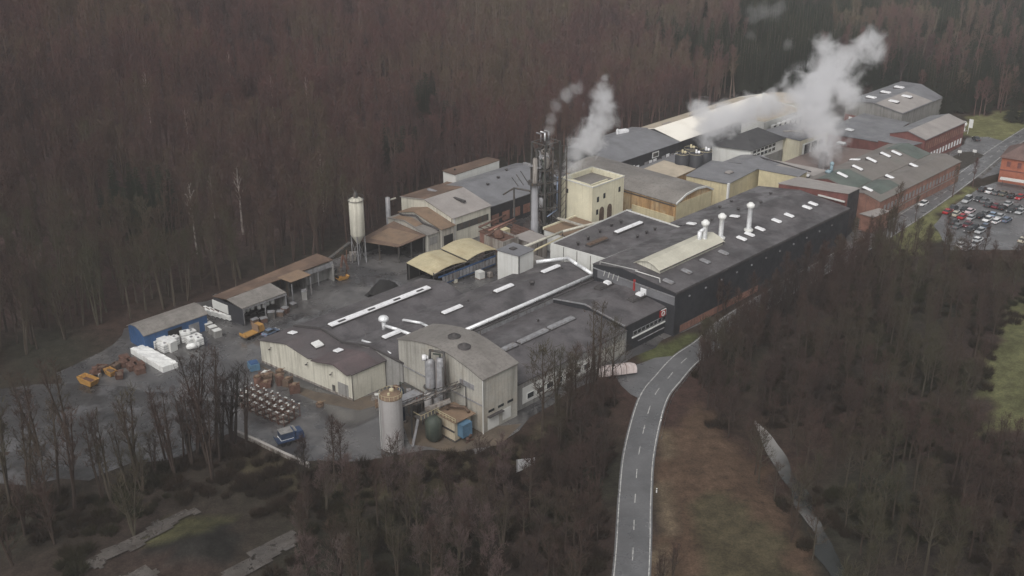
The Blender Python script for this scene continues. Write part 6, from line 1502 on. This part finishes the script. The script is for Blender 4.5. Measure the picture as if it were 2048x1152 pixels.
def visible(u, v, top=16):
    x, y, q = project(u, v, 0); x2, y2, q2 = project(u, v, top)
    return -60 < x < 2108 and y2 < 1160 and y > 0
ind = [(z, p) for z, p in ind if visible(*p)]
ind.sort(key=lambda t: (0 if t[0] in ('bank', 'frontbig', 'kerb') else 1, project(t[1][0], t[1][1], 0)[2]))
NIND = 262
near, rest = ind[:NIND], ind[NIND:]
SPEC = {}
def mk(key, seeds, args, mt, mw, cat='tree', name='bare_tree'):
    SPEC[key] = [(f'{key}{i}', tree_mesh(s, **args), mt, mw, name) for i, s in enumerate(seeds)]
mk('wide', (21, 22, 23), dict(Ht=16, spread=3.9, base=.3, ntw=480, clump=1.1), m_bark, m_twig)
mk('tall', (31, 32), dict(Ht=20, spread=2.7, base=.38, ntw=520, up=1.3), m_bark, m_twig)
mk('slim', (36, 37, 38), dict(Ht=20, spread=2.7, base=.34, ntw=330, up=1.3, forks=2), m_bark, m_twig)
mk('multi', (41, 42), dict(Ht=13, spread=2.8, base=.2, ntw=460, forks=3, up=1.1), m_bark, m_twig)
mk('red', (51, 52), dict(Ht=14, spread=3.3, base=.25, ntw=620, forks=2, clump=1.0), m_bark, m_twig_red)
mk('birch', (61, 62), dict(Ht=20, spread=2.2, base=.5, ntw=350, up=1.1), m_birch, m_twig)
MIX = {'frontbig': ['slim', 'wide', 'slim', 'tall'], 'kerb': ['wide', 'multi', 'tall'], 'river': ['wide', 'wide', 'multi', 'wide', 'tall'], 'front': ['wide', 'multi', 'wide'], 'bottom': ['red', 'red', 'multi', 'tall', 'red'], 'wall': ['multi', 'wide', 'slim'], 'bank': ['slim', 'slim', 'slim', 'multi']}
def place_tree(kind, p, lab, grp, s, rz):
    key, TW, mt, mw, nm = SPEC[kind][RT.randrange(len(SPEC[kind]))]
    if key not in PROTO: return tree_proto(key, nm, lab, 'tree', TW, mt, mw, p, grp, rz, s)
    r = dup(PROTO[key], (p[0], p[1], height(*p) - .15), rz, lab, grp, (s, s, s)); return r
for z, p in near:
    k = MIX[z][RT.randrange(len(MIX[z]))]
    s = RT.uniform(.62, 1.05) * {'frontbig': 1.35, 'kerb': 1.05, 'wall': 1.0, 'bottom': .95, 'front': .9, 'river': .95, 'bank': 1.3}[z]
    if z == 'river' and RT.random() < .0: place_tree('birch', p, 'pale stemmed birch scattered in the wood right of the street', 'pale birches right of the street', s * .85, RT.uniform(0, 6.28))
    else: place_tree(k, p, LB[z][0], LB[z][1], s, RT.uniform(0, 6.28))
# pale trunked trees at the foot of the hillside wood, measured one by one
for x, y, s, lab in ((396, 512, 1.25, 'pale stemmed birch standing tallest at the lower left edge of the hillside wood'),
               (487, 470, 1.2, 'pale leaning birch with curved stem, right of the tallest birch'),
               (647, 425, 1.15, 'thin pale birch left of the cream silo in the hillside wood'),
               (549, 250, 1.0, 'short pale stem high on the hillside, left of its twin'), (618, 250, 1.0, 'short pale stem high on the hillside, right of its twin'),
               (303, 250, 1.0, 'faint pale stem far up the hillside above the yard'), (380, 310, .9, 'tiny pale stem midway up the hillside'), (1005, 300, .8, 'faint pale stem behind the slate grey roofed hall'), (430, 440, .8, 'short pale stem between the two tall birches'), (465, 190, .9, 'pale stem high above the leaning birch')):
    # find the slope point under this sight line
    d = ray(x, y); t = 100.0
    while t < 1500:
        u, v = to_uv(d[0] * t, d[1] * t)
        if CAMH + d[2] * t < height(u, v): break
        t += 1.5
    place_tree('birch', (u, v), lab, None, s, RT.uniform(0, 6))
# street trees
for x, y, s, lab in ((1945, 375, .6, 'small bare street tree by the kerb above the car park'), (1905, 394, .62, 'small bare street tree left of the car park'),
                     (1787, 470, .95, 'slender bare tree on the grass strip before the brick street wall'), (1830, 445, .5, 'little bare tree at the near end of the street grass'),
                     (1905, 600, .8, 'bare tree behind the wood below the car park'), (1322, 1190, .75, 'bare bushy tree on the verge at the bottom of the street'), (1345, 1150, .6, 'low bare tree beside the verge bush at the street bottom')):
    a = at(x, y)[:2]; place_tree('multi' if y > 1000 else 'tall', a, lab, None, s, RT.uniform(0, 6))
# two pale pinkish shrubs trees at bottom centre
for x, y, lab in ((960, 1120, 'pinkish fan shaped bare tree at the bottom centre'), (880, 1150, 'lighter pinkish tree left of the fan shaped one at the bottom')):
    place_tree('red', at(x, y)[:2], lab, None, .85, 1.0)
# conifers
CP = []
for x, y, s in ((1885, 235, 1.1), (1912, 225, 1.0), (1935, 215, 1.15), (1962, 220, .95), (1990, 212, 1.1), (2020, 208, 1.05), (2045, 205, 1.0), (1900, 205, 1.2), (1930, 190, 1.1), (1975, 192, 1.2), (2010, 185, 1.1), (2040, 180, 1.2), (1878, 212, 1.0), (1860, 190, .95)):
    CP.append((at(x, y, 0)[:2], s))
SPEC['fir'] = [(f'fir{i}', conifer_mesh(70 + i, 19, 3.8 + .5 * i), m_bark, m_needle, 'conifer_tree') for i in range(2)]
for i, (p, s) in enumerate(CP): place_tree('fir', p, 'dark green conifer in the row beyond the lawn and far grey hall', 'dark conifers beyond the lawn', s, RT.uniform(0, 6))
a = at(1893, 285)[:2]; place_tree('fir', a, 'single dark conifer at the end wall of the red brick building', None, .55, 1)

# ---- distant woods: one object each, instancing the trees above
def wood(name, lab, pts, keys, smin, smax, seed):
    r = random.Random(seed)
    me = bpy.data.meshes.new(name); me.from_pydata([(*world(u, v)[:2], height(u, v) - .2) for u, v in pts], [], [])
    for nm, lo, hi in (('size', smin, smax), ('turn', 0, 6.28)):
        a = me.attributes.new(nm, 'FLOAT', 'POINT'); a.data.foreach_set('value', [r.uniform(lo, hi) for _ in pts])
    o = bpy.data.objects.new(name, me); C.objects.link(o); o['kind'] = 'stuff'; o['label'] = lab
    g = bpy.data.node_groups.new(name, 'GeometryNodeTree')
    g.interface.new_socket('Geometry', in_out='INPUT', socket_type='NodeSocketGeometry'); g.interface.new_socket('Geometry', in_out='OUTPUT', socket_type='NodeSocketGeometry')
    N, K = g.nodes, g.links; gi = N.new('NodeGroupInput'); go = N.new('NodeGroupOutput')
    allj = N.new('GeometryNodeJoinGeometry')
    for k in keys:
        j = N.new('GeometryNodeJoinGeometry')
        for ch in PROTO[k].children:
            n = N.new('GeometryNodeObjectInfo'); n.inputs['Object'].default_value = ch; n.transform_space = 'RELATIVE' if False else 'ORIGINAL'
            K.new(n.outputs['Geometry'], j.inputs[0])
        gt = N.new('GeometryNodeGeometryToInstance'); K.new(j.outputs[0], gt.inputs[0]); K.new(gt.outputs[0], allj.inputs[0])
    ip = N.new('GeometryNodeInstanceOnPoints'); K.new(gi.outputs[0], ip.inputs['Points']); K.new(allj.outputs[0], ip.inputs['Instance']); ip.inputs['Pick Instance'].default_value = True
    ri = N.new('FunctionNodeRandomValue'); ri.data_type = 'INT'
    for s_ in ri.inputs:
        if s_.type == 'INT' and s_.name == 'Max': s_.default_value = len(keys) - 1
        if s_.type == 'INT' and s_.name == 'Min': s_.default_value = 0
    K.new([x for x in ri.outputs if x.type == 'INT'][0], ip.inputs['Instance Index'])
    na = N.new('GeometryNodeInputNamedAttribute'); na.data_type = 'FLOAT'; na.inputs[0].default_value = 'size'; K.new(na.outputs[0], ip.inputs['Scale'])
    nb = N.new('GeometryNodeInputNamedAttribute'); nb.data_type = 'FLOAT'; nb.inputs[0].default_value = 'turn'
    cx = N.new('ShaderNodeCombineXYZ'); K.new(nb.outputs[0], cx.inputs[2]); er = N.new('FunctionNodeEulerToRotation'); K.new(cx.outputs[0], er.inputs[0]); K.new(er.outputs[0], ip.inputs['Rotation'])
    K.new(ip.outputs[0], go.inputs[0])
    md = o.modifiers.new('trees', 'NODES'); md.node_group = g
    return o
hp = []; hc = []
RH = random.Random(99)
u = -260.0
while u < 760:
    v = hill_line(u) - 4
    while v > -620:
        a, b = u + RH.uniform(-2.4, 2.4), v + RH.uniform(-2.4, 2.4)
        z = height(a, b); x, y, q = project(a, b, z); x2, y2, _ = project(a, b, z + 20)
        if -620 < x < 2600 and y > -60 and y2 < 1300:
            con = nz(a, b, .016, 21) + .25 * nz(a, b, .06, 8)
            dk = .62 if a < 300 else -.2
            (hc if con > dk else hp).append((a, b))
        v -= 4.9
    u += 4.9
# flat far ground to the right of the hill
for k in range(1500):
    a, b = RH.uniform(345, 900), RH.uniform(-70, 60)
    x, y, q = project(a, b, 0); x2, y2, _ = project(a, b, 18)
    if x < 2600 and y2 < 200 and y > -30 and not (1880 < x < 1960 and y < 50): (hc if RH.random() < .55 else hp).append((a, b))
bt = [k for k in PROTO if k[:4] in ('wide', 'tall', 'multi'[:4]) or k[:3] == 'red']
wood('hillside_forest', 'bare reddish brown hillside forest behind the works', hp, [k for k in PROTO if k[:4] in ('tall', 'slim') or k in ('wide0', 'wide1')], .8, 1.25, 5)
wood('conifer_wood', 'dark evergreen patches within the hillside forest', hc, [k for k in PROTO if k[:3] == 'fir'], .7, 1.15, 6)
if rest: wood('riverside_wood', 'bare wood around the stream right of the street', [p for _, p in rest], [k for k in bt if k[:3] != 'red'], .55, .85, 7)
# brushwood
def bush_mesh(seed):
    r = random.Random(seed); W = MB()
    for k in range(420):
        a = r.uniform(0, 6.28); rr = r.random() ** .6 * 1.2; o = Vector((rr * math.cos(a), rr * math.sin(a), r.uniform(0, .9)))
        d = Vector((math.cos(a) * .5 + r.uniform(-.5, .5), math.sin(a) * .5 + r.uniform(-.5, .5), r.uniform(.3, 1.3))).normalized(); s = d.cross(Vector((r.uniform(-1, 1), r.uniform(-1, 1), .3))).normalized() * .035
        W.poly([o - s, o + s, o + d * r.uniform(.6, 1.5)])
    return W
bl = []
for i, (x, y) in enumerate(((620, 975), (1075, 905), (1420, 850))):
    a = at(x, y)[:2]
    o = solo('bush', ['low brown bush at the yard corner bank', 'low brown bush in front of the tall cream hall', 'low brown bush right of the street bend'][i], 'bush', (lambda W, h: (setattr(W, 'v', [(x + a[0], y + a[1], z + h) for x, y, z in W.v]), W)[1])(bush_mesh(80 + i), height(*a)), m_bush, (a[0], a[1], height(*a)))
    bl.append(o)
CLEAR = [px_poly([(1300, 800), (1400, 770), (1440, 850), (1540, 950), (1590, 1050), (1680, 1300), (1290, 1300)]), px_poly([(150, 1160), (210, 1080), (300, 1030), (400, 1000), (520, 1040), (620, 1040), (600, 1100), (480, 1200), (200, 1200)])]
bl_pts = []
for z, P in (('a', px_poly([(480, 880), (600, 940), (820, 930), (1060, 870), (1200, 800), (1250, 800), (1235, 1000), (1215, 1300), (350, 1300), (-50, 1300), (-50, 1000), (180, 985), (330, 930), (450, 890)])),
             ('b', px_poly([(1330, 830), (1400, 720), (1560, 600), (1780, 500), (2300, 560), (2300, 600), (2000, 650), (1950, 880), (2300, 900), (2300, 1300), (1300, 1300)]))):
    bl_pts += [p for p in scatter(P, 2.6, 31, .75, lambda a, b: near_road(a, b, 5.2) or dist_poly(a, b, STREAM) < 2.4 or any(inpoly(a, b, q) for q in CLEAR)) if nz(p[0], p[1], .05, 40) > -.15]
class _P: pass
def bush_stuff():
    o = wood('undergrowth', 'brown brushwood covering the ground of the woods', bl_pts, [], .6, 1.5, 8)
    g = o.modifiers[0].node_group; N, K = g.nodes, g.links
    j = [n for n in N if n.bl_idname == 'GeometryNodeJoinGeometry'][0]
    for b in bl:
        n = N.new('GeometryNodeObjectInfo'); n.inputs['Object'].default_value = b; n.transform_space = 'ORIGINAL'
        gt = N.new('GeometryNodeGeometryToInstance'); K.new(n.outputs['Geometry'], gt.inputs[0]); K.new(gt.outputs[0], j.inputs[0])
    for n in N:
        if n.bl_idname == 'FunctionNodeRandomValue':
            for s_ in n.inputs:
                if s_.type == 'INT' and s_.name == 'Max': s_.default_value = 2
bush_stuff()
# ================================================================ AIR, LIGHT, CAMERA
HAZE = .00017
def haze():
    me = bpy.data.meshes.new('haze'); mb = MB()
    v = [(x, y, z) for z in (-40, 250) for x, y in ((-3000, -400), (3000, -400), (3000, 5000), (-3000, 5000))]
    me.from_pydata(v, [], [(3, 2, 1, 0), (4, 5, 6, 7), (0, 1, 5, 4), (1, 2, 6, 5), (2, 3, 7, 6), (3, 0, 4, 7)])
    m, N, K = new_mat('haze_air'); N.remove(N['Principled BSDF']); s = N.new('ShaderNodeVolumeScatter'); s.inputs['Density'].default_value = HAZE; s.inputs['Color'].default_value = (.94, .93, .94, 1)
    K.new(s.outputs[0], N['Material Output'].inputs['Volume']); me.materials.append(m)
    o = bpy.data.objects.new('haze', me); C.objects.link(o); o['kind'] = 'structure'
haze()
w = bpy.data.worlds.new('World'); sc.world = w; w.use_nodes = True; N, K = w.node_tree.nodes, w.node_tree.links
sky = N.new('ShaderNodeTexSky'); sky.sky_type = 'NISHITA'; sky.sun_disc = False
EL, SR = math.radians(48), math.radians(200)
sky.sun_elevation = EL; sky.sun_rotation = SR; sky.air_density = 1.0; sky.dust_density = 4.0; sky.ozone_density = 1.0
hs = N.new('ShaderNodeHueSaturation'); hs.inputs['Saturation'].default_value = .12
K.new(sky.outputs[0], hs.inputs['Color']); K.new(hs.outputs[0], N['Background'].inputs['Color']); N['Background'].inputs['Strength'].default_value = .136
sl = bpy.data.lights.new('sun', 'SUN'); sl.energy = 1.35; sl.angle = math.radians(25); sl.color = (1, .96, .92)
so = bpy.data.objects.new('sun', sl); C.objects.link(so)
# sky rotation: measured clockwise from +Y
sd = Vector((math.sin(SR) * math.cos(EL), math.cos(SR) * math.cos(EL), math.sin(EL)))
so.rotation_euler = (-sd).to_track_quat('-Z', 'Y').to_euler(); so.location = sd * 500
cam = bpy.data.cameras.new('camera'); cam.sensor_width = 36; cam.lens = FOC / 2048 * 36; cam.clip_start = 1; cam.clip_end = 12000
co = bpy.data.objects.new('camera', cam); C.objects.link(co); co.location = (0, 0, CAMH); co.rotation_euler = (PI / 2 - PITCH, 0, 0)
sc.camera = co
sc.view_settings.view_transform = 'Standard'; sc.view_settings.look = 'None'; sc.view_settings.exposure = 0
sc.cycles.max_bounces = 8; sc.cycles.diffuse_bounces = 2; sc.cycles.glossy_bounces = 2; sc.cycles.volume_bounces = 8; sc.cycles.transparent_max_bounces = 8
sc.cycles.volume_step_rate = 2.0; sc.cycles.volume_max_steps = 128
sc.cycles.use_denoising = True
for o in C.objects:
    if '_o' in o: del o['_o']
